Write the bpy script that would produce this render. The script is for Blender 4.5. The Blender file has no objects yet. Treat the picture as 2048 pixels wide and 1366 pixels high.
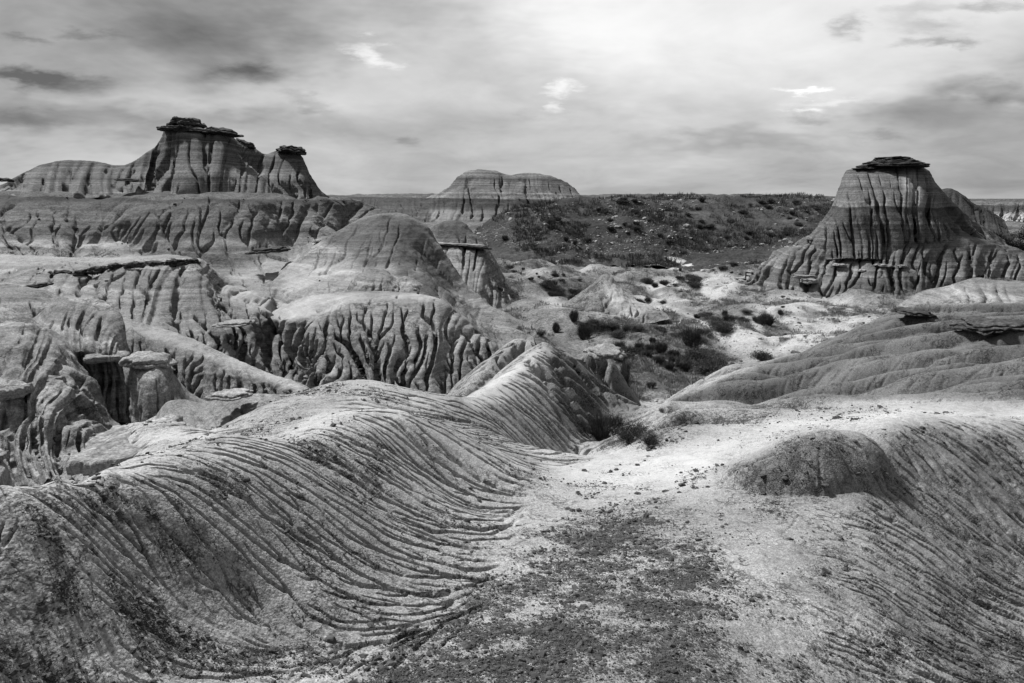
import bpy, math, random, time
import numpy as np
T0 = time.time()
Q = 1.0
rng = np.random.default_rng(7)
random.seed(7)
# ---------------------------------------------------------------- camera geometry
W0, H0, F, HOR = 2048.0, 1366.0, 1400.0, 396.0
PITCH = math.atan((H0/2-HOR)/F)
cp, sp_ = math.cos(PITCH), math.sin(PITCH)
def at(px, py, Y):
    """pixel of the photograph and distance north -> point in the place (eye at origin)"""
    cx = (px-W0/2)/F; cz = -(py-H0/2)/F
    dy = cp + cz*sp_; dz = -sp_ + cz*cp
    return (cx/dy*Y, Y, dz/dy*Y)
def zat(px, py, z):
    cz = -(py-H0/2)/F
    dy = cp + cz*sp_; dz = -sp_ + cz*cp
    return at(px, py, z/dz*dy)
# ---------------------------------------------------------------- collection and object helpers
COL = bpy.context.scene.collection
def link(o):
    COL.objects.link(o); return o
def tag(o, label=None, cat=None, group=None, kind=None):
    if label: o['label'] = label
    if cat: o['category'] = cat
    if group: o['group'] = group
    if kind: o['kind'] = kind
    return o
def empty(name, loc, label, cat, group=None):
    o = bpy.data.objects.new(name, None); o.location = loc; o.empty_display_size = .2
    return tag(link(o), label, cat, group)
def mesh_np(name, V, quads=None, mat=None, parent=None, smooth=True, attrs=None, tris=None, offset=None):
    V = np.asarray(V, np.float32).reshape(-1, 3)
    if offset is not None: V = V-np.asarray(offset, np.float32)
    me = bpy.data.meshes.new(name)
    faces = []
    nq = 0 if quads is None else len(quads); nt = 0 if tris is None else len(tris)
    me.vertices.add(len(V)); me.vertices.foreach_set('co', V.ravel())
    idx = []
    if nq: idx.append(np.asarray(quads, np.int32).ravel())
    if nt: idx.append(np.asarray(tris, np.int32).ravel())
    idx = np.concatenate(idx)
    tot = np.concatenate([np.full(nq, 4, np.int32), np.full(nt, 3, np.int32)])
    st = np.concatenate([[0], np.cumsum(tot)[:-1]]).astype(np.int32)
    me.loops.add(len(idx)); me.loops.foreach_set('vertex_index', idx)
    me.polygons.add(len(tot)); me.polygons.foreach_set('loop_start', st)
    me.polygons.foreach_set('loop_total', tot)
    me.polygons.foreach_set('use_smooth', np.full(len(tot), smooth))
    me.update(calc_edges=True); me.validate()
    if attrs:
        for k, a in attrs.items():
            at_ = me.attributes.new(k, 'FLOAT', 'POINT'); at_.data.foreach_set('value', np.asarray(a, np.float32).ravel())
    if mat: me.materials.append(mat)
    o = bpy.data.objects.new(name, me)
    if offset is not None and parent is None: o.location = offset
    if parent is not None: o.parent = parent
    return link(o)
def grid_quads(R, C, keep=None):
    i = np.arange(R*C).reshape(R, C)
    q = np.stack([i[:-1, :-1], i[:-1, 1:], i[1:, 1:], i[1:, :-1]], -1).reshape(-1, 4)
    if keep is not None:
        k = (keep[:-1, :-1] & keep[:-1, 1:] & keep[1:, 1:] & keep[1:, :-1]).ravel(); q = q[k]
    return q
# ---------------------------------------------------------------- noise
_p = np.random.default_rng(3).permutation(4096).astype(np.int32)
def _h(i, j, k, s):
    return _p[(_p[(_p[(i+s*131) & 4095]+j) & 4095]+k) & 4095]
_g = np.random.default_rng(5).normal(size=(4096, 3)).astype(np.float32); _g /= np.linalg.norm(_g, axis=1)[:, None]
def gn(x, y, z=None, s=0):
    """gradient noise about -1..1"""
    x = np.asarray(x, np.float32); y = np.asarray(y, np.float32)
    i = np.floor(x).astype(np.int32); j = np.floor(y).astype(np.int32); fx = x-i; fy = y-j
    u = fx*fx*fx*(fx*(fx*6-15)+10); v = fy*fy*fy*(fy*(fy*6-15)+10)
    if z is None:
        def d(a, b):
            g = _g[_h(i+a, j+b, 0*i, s)]
            return g[..., 0]*(fx-a)+g[..., 1]*(fy-b)
        r = (d(0, 0)*(1-u)+d(1, 0)*u)*(1-v)+(d(0, 1)*(1-u)+d(1, 1)*u)*v
        return r*1.9
    z = np.asarray(z, np.float32); k = np.floor(z).astype(np.int32); fz = z-k; w = fz*fz*fz*(fz*(fz*6-15)+10)
    def d(a, b, c):
        g = _g[_h(i+a, j+b, k+c, s)]
        return g[..., 0]*(fx-a)+g[..., 1]*(fy-b)+g[..., 2]*(fz-c)
    r0 = (d(0, 0, 0)*(1-u)+d(1, 0, 0)*u)*(1-v)+(d(0, 1, 0)*(1-u)+d(1, 1, 0)*u)*v
    r1 = (d(0, 0, 1)*(1-u)+d(1, 0, 1)*u)*(1-v)+(d(0, 1, 1)*(1-u)+d(1, 1, 1)*u)*v
    return (r0*(1-w)+r1*w)*1.7
def fbm(x, y, o=4, s=0, g=.5, z=None):
    r = 0; a = 1
    for k in range(o):
        r = r+a*(gn(x*2**k, y*2**k, None if z is None else z*2**k, s+k)); a *= g
    return r
def sst(a, b, x):
    t = np.clip((x-a)/(b-a), 0, 1); return t*t*(3-2*t)
def smax(a, b, k):
    h = np.clip(.5+.5*(a-b)/k, 0, 1); return b*(1-h)+a*h+k*h*(1-h)
def blur(A, s):
    """gaussian blur by three box passes"""
    if s <= .3: return A
    r = max(1, int(round(s*.98)))
    for _ in range(3):
        for ax in (0, 1):
            P = np.pad(A, [(r+1, r) if a == ax else (0, 0) for a in (0, 1)], mode='edge')
            c = np.cumsum(P, axis=ax, dtype=np.float64)
            n = A.shape[ax]
            A = ((np.take(c, range(2*r+1, 2*r+1+n), axis=ax)-np.take(c, range(0, n), axis=ax))/(2*r+1)).astype(np.float32)
    return A
# ---------------------------------------------------------------- running water
def normals(P):
    a = np.gradient(P, axis=0); b = np.gradient(P, axis=1)
    n = np.cross(b, a); l = np.linalg.norm(n, axis=2); n /= np.maximum(l, 1e-9)[..., None]
    if np.mean(n[..., 2]) < 0: n = -n
    return n
def flow(P, guide, N, S, seed=1, inertia=.6, pw=1.0, weight=None):
    """drops released on a grid of points run downhill over `guide` (metres of height added) ; returns how many pass each cell"""
    R, C = guide.shape
    Z = P[..., 2]+guide
    Pi = np.gradient(P, axis=0); Pj = np.gradient(P, axis=1)
    E = (Pi*Pi).sum(2); G = (Pj*Pj).sum(2); Fm = (Pi*Pj).sum(2)
    Zi = np.gradient(Z, axis=0); Zj = np.gradient(Z, axis=1)
    det = np.maximum(E*G-Fm*Fm, 1e-12)
    di = -(G*Zi-Fm*Zj)/det; dj = -(E*Zj-Fm*Zi)/det
    l = np.sqrt(di*di+dj*dj)+1e-12; di = (di/l).astype(np.float32); dj = (dj/l).astype(np.float32)
    r = np.random.default_rng(seed)
    i = r.uniform(0, R-1.01, N).astype(np.float32); j = r.uniform(0, C-1.01, N).astype(np.float32)
    vi = np.zeros(N, np.float32); vj = np.zeros(N, np.float32)
    A = np.zeros(R*C, np.float32)
    di = di.ravel(); dj = dj.ravel()
    w = None if weight is None else weight.ravel()
    ww = None if w is None else w[i.astype(np.int32)*C+j.astype(np.int32)]
    for s in range(S):
        a = i.astype(np.int32); b = j.astype(np.int32); k = a*C+b
        A += np.bincount(k, weights=ww, minlength=R*C).astype(np.float32)
        fi = i-a; fj = j-b
        kill = (vi*di[k]+vj*dj[k] < -.15) & (s > 3)
        def bil(D): return (D[k]*(1-fj)+D[k+1]*fj)*(1-fi)+(D[k+C]*(1-fj)+D[k+C+1]*fj)*fi
        vi = vi*inertia+bil(di)*(1-inertia); vj = vj*inertia+bil(dj)*(1-inertia)
        l = np.sqrt(vi*vi+vj*vj)+1e-6
        i = i+vi/l*.9; j = j+vj/l*.9
        ok = ~kill & (i > 0) & (i < R-1.01) & (j > 0) & (j < C-1.01)
        if not ok.all():
            i, j, vi, vj = i[ok], j[ok], vi[ok], vj[ok]
            if ww is not None: ww = ww[ok]
        if len(i) < 10: break
    return A.reshape(R, C)
def soft(A):
    A = A.copy(); A[1:-1] = A[:-2]*.25+A[1:-1]*.5+A[2:]*.25; A[:, 1:-1] = A[:, :-2]*.25+A[:, 1:-1]*.5+A[:, 2:]*.25; return A
def rills(P, guide, scale, dens=.25, S=220, passes=3, carve=.06, seed=1, inertia=.6, weight=None, A0=6.0, sig=1.1):
    """a network of rills 0..1; `scale` metres per cell array used for carving"""
    R, C = guide.shape; N = int(R*C*dens)
    g = guide.copy(); acc = 0
    for p in range(passes):
        A = flow(P, g, N if p == passes-1 else N//2, S, seed+p, inertia, weight=weight)
        A = soft(A/(dens if p == passes-1 else dens/2))
        c = np.log1p(A/3.0)
        g = g-carve*scale*blur(c, 1.5)
        acc = A if p == 0 else acc*.5+A
    c = 1-np.exp(-acc/(np.maximum(A0, .5)*10))
    return c
# ---------------------------------------------------------------- curves
def pchip(t, y, tt):
    """monotone cubic through y(t); y may be (n,k)"""
    t = np.asarray(t, float); y = np.asarray(y, float); one = y.ndim == 1
    if one: y = y[:, None]
    h = np.diff(t); d = np.diff(y, axis=0)/h[:, None]
    m = np.zeros_like(y)
    if len(t) > 2:
        w1 = 2*h[1:]+h[:-1]; w2 = h[1:]+2*h[:-1]
        s = (d[:-1]*d[1:]) > 0
        with np.errstate(divide='ignore', invalid='ignore'):
            hm = (w1+w2)[:, None]/(w1[:, None]/d[:-1]+w2[:, None]/d[1:])
        m[1:-1] = np.where(s, hm, 0)
    m[0] = d[0]; m[-1] = d[-1]
    k = np.clip(np.searchsorted(t, tt, side='right')-1, 0, len(t)-2)
    x = ((tt-t[k])/h[k])[:, None]; H = h[k][:, None]
    r = y[k]*(2*x**3-3*x**2+1)+H*m[k]*(x**3-2*x**2+x)+y[k+1]*(-2*x**3+3*x**2)+H*m[k+1]*(x**3-x**2)
    return r[:, 0] if one else r
def catmull(t, y, tt):
    t = np.asarray(t, float); y = np.asarray(y, float)
    h = np.diff(t); d = np.diff(y, axis=0)/h[:, None]
    m = np.zeros_like(y); m[1:-1] = (d[:-1]*h[1:, None]+d[1:]*h[:-1, None])/(h[1:]+h[:-1])[:, None]
    m[0] = d[0]; m[-1] = d[-1]
    k = np.clip(np.searchsorted(t, tt, side='right')-1, 0, len(t)-2)
    x = ((tt-t[k])/h[k])[:, None]; H = h[k][:, None]
    return y[k]*(2*x**3-3*x**2+1)+H*m[k]*(x**3-2*x**2+x)+y[k+1]*(-2*x**3+3*x**2)+H*m[k+1]*(x**3-x**2)
def loft(rows, nu, nv, back=None, vpos=None):
    """rows from the crest down to the foot, each [(px,py,Y)...]; back=(depth, drop) adds the far side"""
    if nu is None:
        pl = lambda r: sum(math.hypot(b[0]-a[0], b[1]-a[1]) for a, b in zip(r[:-1], r[1:]))
        mx = lambda r: sum(q[1] for q in r)/len(r)
        nu = max(pl(r) for r in rows)*nv; hh = sum(abs(mx(b)-mx(a)) for a, b in zip(rows[:-1], rows[1:]))
        nv = hh*nv*1.25+(40 if back else 0)
    nu = int(nu*Q); nv = int(nv*Q)
    uu = np.linspace(0, 1, nu); RR = []
    for r in rows:
        p = np.array([at(*q[:3]) for q in r]); px = np.array([[q[0], q[1]] for q in r], float)
        t = np.concatenate([[0], np.cumsum(np.hypot(*np.diff(px, axis=0).T))]); t /= t[-1]
        RR.append(catmull(t, p, uu))
    if back:
        bd, dr = back
        c = RR[0].copy(); c[:, 1] += bd*.3; c[:, 0] *= 1+bd*.3/np.maximum(RR[0][:, 1], 1); c[:, 2] -= dr*.12
        e = RR[0].copy(); e[:, 1] += bd; e[:, 0] *= 1+bd/np.maximum(RR[0][:, 1], 1); e[:, 2] -= dr
        RR = [e, c]+RR
    A = np.stack(RR)                       # rows, nu, 3
    d = np.linalg.norm(np.diff(A, axis=0), axis=2).mean(1)
    # more rows where the picture shows them
    pe = [abs(a).mean() for a in np.diff(A[..., 2]/np.maximum(A[..., 1], 1), axis=0)]
    w = np.array(pe)+.15*d/np.maximum(A[1:, :, 1].mean(1), 1)+1e-4
    t = np.concatenate([[0], np.cumsum(w)]); t /= t[-1]
    vv = np.linspace(0, 1, nv)
    flat = A.reshape(len(RR), -1)
    return pchip(t, flat, vv).reshape(nv, nu, 3), (float(t[2]) if back else 0.)
def cellsize(P):
    return np.linalg.norm(np.gradient(P, axis=1), axis=2)

# picture coordinates of the undisturbed ground, used to say which bed is where
def to_px(P):
    y = P[..., 1]; z = P[..., 2]
    dep = y*cp-z*sp_; v = -(y*sp_+z*cp)/dep
    return W0/2+P[..., 0]/dep*F, H0/2+v*F
def inpoly(px, py, poly, soft=25):
    """soft mask of a polygon given on the ground by its pixels"""
    poly = np.array(poly, float); ins = np.zeros(px.shape, bool); dmin = np.full(px.shape, 1e9)
    n = len(poly)
    for i in range(n):
        a = poly[i]; b = poly[(i+1) % n]
        c = ((a[1] > py) != (b[1] > py)) & (px < (b[0]-a[0])*(py-a[1])/(b[1]-a[1]+1e-9)+a[0]); ins ^= c
        d = b-a; t = np.clip(((px-a[0])*d[0]+(py-a[1])*d[1])/(d@d), 0, 1)
        dmin = np.minimum(dmin, np.hypot(px-a[0]-t*d[0], py-a[1]-t*d[1]))
    return sst(-soft, soft, np.where(ins, dmin, -dmin))
def on(surf, px, py, nearest=True):
    P_, U_, V_ = surf[:3]
    d = np.abs(U_-px)+np.abs(V_-py); m = d < d.min()+3.0
    idx = np.flatnonzero(m); k = idx[np.argmin(P_.reshape(-1, 3)[idx, 1])]
    return P_.reshape(-1, 3)[k]
# ---------------------------------------------------------------- materials
class NT:
    def __init__(s, tree): s.t = tree; s.n = tree.nodes; s.l = tree.links
    def new(s, k, **kw):
        n = s.n.new(k)
        for a, b in kw.items():
            if a.startswith('_'): continue
            setattr(n, a, b)
        return n
    def put(s, sock, v):
        if hasattr(v, 'links') or isinstance(v, bpy.types.NodeSocket): s.l.new(v, sock)
        elif isinstance(v, (int, float)) and sock.type == 'RGBA': sock.default_value = (v, v, v, 1)
        else: sock.default_value = v
    def math(s, op, a, b=0, c=0, clamp=False):
        n = s.new('ShaderNodeMath', operation=op); n.use_clamp = clamp
        s.put(n.inputs[0], a); s.put(n.inputs[1], b)
        if len(n.inputs) > 2: s.put(n.inputs[2], c)
        return n.outputs[0]
    def mix(s, f, a, b):
        n = s.new('ShaderNodeMix', data_type='FLOAT'); n.clamp_factor = True
        s.put(n.inputs[0], f); s.put(n.inputs[2], a); s.put(n.inputs[3], b); return n.outputs[0]
    def rng(s, v, a, b, c=0., d=1., smooth=True):
        n = s.new('ShaderNodeMapRange'); n.interpolation_type = 'SMOOTHSTEP' if smooth else 'LINEAR'
        for k, x in enumerate((v, a, b, c, d)): s.put(n.inputs[k], x)
        return n.outputs[0]
    def noise(s, vec, sc, det=4, rough=.55, dist=0, dim='3D', w=None):
        n = s.new('ShaderNodeTexNoise', noise_dimensions=dim)
        if vec is not None and dim != '1D': s.put(n.inputs['Vector'], vec)
        if w is not None: s.put(n.inputs['W'], w)
        n.inputs['Scale'].default_value = sc; n.inputs['Detail'].default_value = det
        n.inputs['Roughness'].default_value = rough; n.inputs['Distortion'].default_value = dist
        return n.outputs[0]
    def vor(s, vec, sc, feat='DISTANCE_TO_EDGE', rnd=1):
        n = s.new('ShaderNodeTexVoronoi', feature=feat)
        s.put(n.inputs['Vector'], vec); n.inputs['Scale'].default_value = sc; n.inputs['Randomness'].default_value = rnd
        return n.outputs['Distance']
    def vmath(s, op, a, b):
        n = s.new('ShaderNodeVectorMath', operation=op); s.put(n.inputs[0], a); s.put(n.inputs[1], b); return n.outputs[0]
    def attr(s, name):
        return s.new('ShaderNodeAttribute', attribute_name=name).outputs['Fac']
def new_mat(name):
    m = bpy.data.materials.new(name); m.use_nodes = True; m.node_tree.nodes.clear()
    return m, NT(m.node_tree)
def finish(m, N, col, bump=None, rough=.95, dist=.02, strength=1.0, spec=.1, normal=None):
    b = N.new('ShaderNodeBsdfPrincipled'); o = N.new('ShaderNodeOutputMaterial')
    N.put(b.inputs['Base Color'], col); N.put(b.inputs['Roughness'], rough); b.inputs['Specular IOR Level'].default_value = spec
    if bump is not None:
        k = N.new('ShaderNodeBump'); k.inputs['Strength'].default_value = strength; k.inputs['Distance'].default_value = dist
        N.put(k.inputs['Height'], bump); N.l.new(k.outputs[0], b.inputs['Normal'])
    N.l.new(b.outputs[0], o.inputs['Surface']); return m
def mudstone(name, base=.30, var=.25, band=.0, band_f=1.5, big=.3, crack=6., crack_w=.035, crack_d=.5, pop=45., pop_d=.012, crust=.045, pale=.56, fine=90., stain=.5, blotch=None):
    """clay rock: beds of different tone, dried popcorn skin, shrinkage cracks, stony crust where attribute crust says so"""
    m, N = new_mat(name)
    pos = N.new('ShaderNodeNewGeometry').outputs['Position']
    n1 = N.noise(pos, big, 3, .6, .4)
    col = N.math('MULTIPLY', base, N.rng(n1, .3, .7, 1-var, 1+var))
    if band:
        sx = N.new('ShaderNodeSeparateXYZ'); N.put(sx.inputs[0], pos)
        zz = N.math('ADD', sx.outputs[2], N.math('MULTIPLY', N.noise(pos, .12, 2), .9))
        zz = N.math('ADD', zz, N.math('MULTIPLY', sx.outputs[0], .012))
        b1 = N.noise(None, band_f, 3, .6, 0, '1D', zz); b2 = N.noise(None, band_f*5, 2, .6, 0, '1D', zz)
        col = N.math('MULTIPLY', col, N.rng(b1, .32, .68, 1-band, 1+band))
        b3 = N.noise(None, band_f*15, 2, .6, 0, '1D', zz)
        col = N.math('MULTIPLY', col, N.rng(b2, .3, .7, 1-band*.7, 1+band*.7))
        col = N.math('MULTIPLY', col, N.rng(b3, .3, .7, 1-band*.5, 1+band*.5))
    f1 = N.noise(pos, fine, 3, .7)
    col = N.math('MULTIPLY', col, N.rng(f1, .28, .72, .58, 1.38))
    f2 = N.noise(pos, fine*.33, 4, .72)
    col = N.math('MULTIPLY', col, N.rng(f2, .3, .7, .72, 1.28))
    st = N.noise(pos, big*6, 5, .7, .6)
    col = N.math('MULTIPLY', col, N.rng(st, .52, .72, 1, 1-stain))
    # hairline cracks wander and fork: zero lines of a rough noise, present only in places
    k1 = N.noise(pos, crack*.35, 5, .62, .3); k2 = N.noise(pos, crack*1.1, 4, .65, .4)
    l1 = N.rng(N.math('ABSOLUTE', N.math('SUBTRACT', k1, .5)), 0, crack_w*.12, 1, 0); l2 = N.rng(N.math('ABSOLUTE', N.math('SUBTRACT', k2, .5)), 0, crack_w*.22, 1, 0)
    msk = N.rng(N.noise(pos, crack*.12, 3), .47, .6); msk2 = N.rng(N.noise(pos, crack*.3, 3), .5, .62)
    line = N.math('MAXIMUM', N.math('MULTIPLY', l1, msk), N.math('MULTIPLY', l2, msk2))
    col = N.mix(N.math('MULTIPLY', line, crack_d), col, .02)
    ca = N.attr('crust'); cn = N.noise(pos, fine*.9, 4, .75); cn2 = N.noise(pos, fine*.14, 5, .75)
    cf = N.math('ADD', N.math('ADD', ca, N.math('MULTIPLY', N.math('SUBTRACT', cn, .5), 2.2)), N.math('MULTIPLY', N.math('SUBTRACT', cn2, .5), 1.9))
    cf = N.math('MULTIPLY', N.rng(cf, .47, .57), N.rng(ca, .02, .12))
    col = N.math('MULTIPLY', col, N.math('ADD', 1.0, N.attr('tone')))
    pa = N.attr('pale')
    col = N.mix(N.math('MULTIPLY', pa, N.rng(st, .25, .6, 1, .75)), col, N.math('MULTIPLY', pale, N.rng(f1, .3, .7, .85, 1.1)))
    col = N.mix(cf, col, N.math('MULTIPLY', crust, N.rng(f1, .3, .7, .5, 1.8)))
    col = N.math('MULTIPLY', col, .78)
    # popcorn skin
    p1 = N.vor(pos, pop, 'F1'); p2 = N.noise(pos, pop*.45, 4, .75)
    h = N.math('ADD', N.math('MULTIPLY', p1, -.5), N.math('MULTIPLY', p2, 1.3))
    return finish(m, N, col, h, .96, pop_d, 1.0, .08)
EXPO, SKY, SUN = 0.8, .56, 5.0
BLOBS = [  # px, py, rx, ry, strength, tilt, hardness, raggedness
 (1680, 0, 820, 220, .34, .05, .95), (1350, 130, 500, 200, .10, .2, .95, .7), (2020, 250, 260, 90, -.16, .1, .9), (1180, 20, 200, 120, .12, 0, 1.),
 (430, 20, 280, 120, -.15, .1, .9), (480, 60, 200, 80, -.06, 0, .8), (900, 170, 380, 110, -.10, -.1, .9), (90, 40, 220, 60, -.05, 0, .9),
 (560, 200, 330, 60, .16, .1, .9), (200, 330, 500, 50, .10, 0, .9), (90, 165, 125, 22, -.20, -.12, .6, .5), (30, 150, 70, 16, -.12, -.1, .7, .5), (490, 148, 75, 18, -.16, -.03, .6, .5),
 (60, 80, 55, 9, -.10, -.1, .7, .6), (175, 68, 50, 9, -.10, 0, .8, .6), (615, 208, 50, 14, -.13, -.25, .7, .5), (825, 280, 36, 12, -.11, -.1, .7, .5),
 (250, 260, 330, 28, -.15, -.04, .8, .6), (380, 228, 150, 22, -.10, -.02, .8, .6), (20, 235, 150, 20, -.12, 0, .8, .6),
 (745, 112, 48, 13, .30, -.3, .8, .5), (732, 70, 18, 7, .15, 0, .9, .4), (1130, 178, 42, 8, .25, 0, .8, .5), (1105, 212, 24, 14, .22, .3, .9, .5), (1075, 232, 60, 14, -.08, 0, .9),
 (1612, 183, 46, 6, .35, 0, .8, .5), (1622, 220, 36, 6, .3, 0, .8, .5), (1610, 240, 60, 9, -.14, 0, .8, .5), (1660, 205, 90, 8, .12, 0, .9),
 (1880, 86, 66, 11, -.30, .05, .7, .5), (1695, 55, 32, 22, -.25, .2, .8, .8), (1860, 55, 80, 16, -.2, 0, .9), (1960, 8, 70, 12, -.25, 0, .8), (1830, 20, 60, 16, -.15, .3, .9),
 (1480, 292, 190, 16, -.12, .04, .9), (1350, 262, 60, 14, -.10, 0, .9), (1750, 270, 60, 10, -.10, 0, .9), (1990, 180, 130, 22, -.16, -.08, .9), (1800, 230, 220, 30, -.10, 0, .9)]
# ---------------------------------------------------------------- near ground: hills and the saddle one stands on
def tps_fit(c):
    c = np.array(c, float); x = np.stack([c[:, 0]/c[:, 1], np.log(c[:, 1])], 1); z = c[:, 2]/c[:, 1]
    n = len(c); r2 = ((x[:, None]-x[None])**2).sum(2); K = .5*r2*np.log(r2+1e-12)+np.eye(n)*2e-4
    Pm = np.hstack([np.ones((n, 1)), x]); A = np.zeros((n+3, n+3)); A[:n, :n] = K; A[:n, n:] = Pm; A[n:, :n] = Pm.T
    w = np.linalg.solve(A, np.concatenate([z, [0, 0, 0]])); return x, w
def tps_eval(fit, th, lam):
    x, w = fit; r = w[-3]+w[-2]*th+w[-1]*lam
    for (a, b), k in zip(x, w[:-3]):
        r2 = (th-a)**2+(lam-b)**2; r = r+k*.5*r2*np.log(r2+1e-12)
    return r*np.exp(lam)
def ridge(X, Y, pts, sl, sr, rnd=.4, cap=1.0, pad=8.0):
    """height of a ridge whose crest is the polyline pts; sl/sr slopes on its left/right side, rnd rounding in metres"""
    pts = np.array(pts, float); best = np.full(X.shape, 1e9); zc = np.zeros(X.shape); sd = np.zeros(X.shape)
    for a, b in zip(pts[:-1], pts[1:]):
        d = b[:2]-a[:2]; L2 = d@d
        t = np.clip(((X-a[0])*d[0]+(Y-a[1])*d[1])/L2, 0, 1)
        dx = X-a[0]-t*d[0]; dy = Y-a[1]-t*d[1]; dd = np.sqrt(dx*dx+dy*dy); side = d[0]*dy-d[1]*dx
        z = a[2]+(b[2]-a[2])*t
        m = dd-(z-pts[:, 2].min())*.35 < best-(zc-pts[:, 2].min())*.35
        best = np.where(m, dd, best); zc = np.where(m, z, zc); sd = np.where(m, side/np.sqrt(L2), sd)
    u = .5+.5*np.clip(sd/(np.abs(best)+.3), -1, 1); s = sr+(sl-sr)*(u*u*(3-2*u))
    return zc-s*(np.sqrt(best**2+rnd**2)-rnd)
D = []                                     # (x, y, z) of the near ground
for px, py, d in [(1150, 1560, 1.60), (1000, 1366, 1.68), (1250, 1366, 1.72), (1150, 1200, 1.95), (1200, 1080, 2.2), (1200, 1000, 2.45), (1180, 940, 2.72), (1300, 905, 2.88), (1080, 1100, 2.12),
    (1500, 850, 2.95), (1750, 815, 3.05), (2048, 812, 3.0), (2300, 812, 3.0), (1350, 830, 3.3), (1310, 868, 3.12), (1550, 800, 3.35),
    (-300, 1030, .86), (0, 972, .95), (120, 955, 1.0), (210, 938, 1.06), (330, 908, 1.17), (500, 892, 1.33), (640, 873, 1.56), (720, 842, 1.68), (800, 833, 1.82), (900, 857, 2.05), (1000, 900, 2.34), (1080, 938, 2.6),
    (0, 1366, 1.26), (200, 1366, 1.36), (400, 1366, 1.47), (700, 1366, 1.62), (300, 1200, 1.37), (0, 1150, 1.12), (500, 1200, 1.54), (700, 1250, 1.70), (850, 1280, 1.74), (400, 1050, 1.29), (600, 1050, 1.56), (800, 1100, 1.86), (900, 1000, 2.16), (700, 950, 1.70), (1000, 1050, 2.18), (800, 900, 1.92), (600, 950, 1.48), (450, 960, 1.28), (200, 1050, 1.15), (950, 950, 2.26), (950, 1180, 1.96), (-300, 1366, 1.15), (650, 1130, 1.66), (500, 1100, 1.45),
    # dome on the right and the rilled slope beyond it
    (1500, 935, 2.38), (1530, 985, 2.31), (1640, 1000, 2.28), (1720, 975, 2.27), (1640, 900, 2.38), (1780, 900, 2.22), (1450, 930, 2.47), (1560, 880, 2.55), (1400, 1000, 2.3), (1400, 1150, 2.02), (1420, 1366, 1.78), (1600, 1100, 2.15), (1600, 1366, 1.93), (1800, 1366, 2.12),
    (1760, 848, 2.18), (1900, 836, 2.36), (2048, 846, 2.6), (2250, 880, 2.9), (1850, 950, 2.40), (2048, 1000, 2.75), (1850, 1080, 2.45), (2048, 1150, 2.85), (1960, 1190, 2.62), (1750, 1180, 2.2), (2048, 1300, 2.6), (1900, 1280, 2.4), (2200, 1250, 2.9), (2300, 1050, 3.2),
    # second ridge and the shelf left of it
    (200, 878, 1.95), (300, 868, 2.05), (430, 855, 2.15), (500, 828, 2.3), (560, 800, 2.42), (640, 770, 2.52), (720, 762, 2.6), (850, 783, 2.78), (950, 800, 2.9), (400, 876, 1.75), (470, 864, 1.95), (560, 850, 2.15), (640, 845, 2.2), (720, 825, 2.3), (800, 815, 2.5), (1000, 868, 2.85), (1130, 905, 2.85), (900, 835, 2.7), (330, 882, 1.75), (540, 872, 1.65)]:
    Y = d*F/(py-HOR); D.append(at(px, py, Y))
D += [(.9, 9.2, -3.9), (1.4, 10.4, -4.7), (.2, 9.4, -3.5), (2.0, 9.9, -4.2), (1.3, 12, -5.2), (-2.1, 2.7, -1.6), (-2.9, 2.7, -2.0), (-3.9, 4.0, -3.6), (-4.6, 5.4, -4.6), (-5.4, 7, -5.2), (-7, 9, -6), (-6, 13, -6.4), (-3, 14, -6.2), (-10, 14, -6.8), (-1.2, 14.6, -5.8), (0.6, 13.2, -4.9), (2.2, 12.4, -5.2), (1.5, 17, -6.0), (3.4, 15, -6.3), (2, 22, -7.8), (-8, 22, -8.2), (9, 24, -7.6), (-20, 22, -8), (-14, 30, -9), (6, 32, -9.6), (-30, 32, -9.2), (30, 34, -7), (0, 32, -9.8), (2.6, 10.6, -4.0), (10, 26, -7), (15, 26, -6), (4, 20, -7)]
for px, py, z in [(1340, 805, 5.0), (1480, 742, 4.7), (1590, 706, 4.4), (1700, 665, 3.9), (1800, 618, 3.3), (1900, 620, 3.0), (2048, 618, 2.8), (2300, 600, 2.6), (1600, 780, 4.0), (1750, 720, 3.4), (1900, 690, 2.95), (1440, 790, 4.6), (2048, 700, 2.72), (1850, 775, 3.2), (2200, 760, 2.7), (1650, 794, 3.75), (2048, 780, 2.9), (1560, 740, 4.25)]: D.append(zat(px, py, -z))
fit = tps_fit(D)
def near_h(X, Y):
    return tps_eval(fit, X/Y, np.log(Y))
def warp_grid(t0, t1, y0, y1, cell, keep_cols=None):
    C = int((t1-t0)/cell*Q); R = int(math.log(y1/y0)/cell*Q)
    th, lam = np.meshgrid(np.linspace(t0, t1, C), np.linspace(math.log(y0), math.log(y1), R))
    Y = np.exp(lam); return th*Y, Y
X, Y = warp_grid(-.98, .95, 1.2, 31, .0018)
Z = near_h(X, Y)
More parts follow.
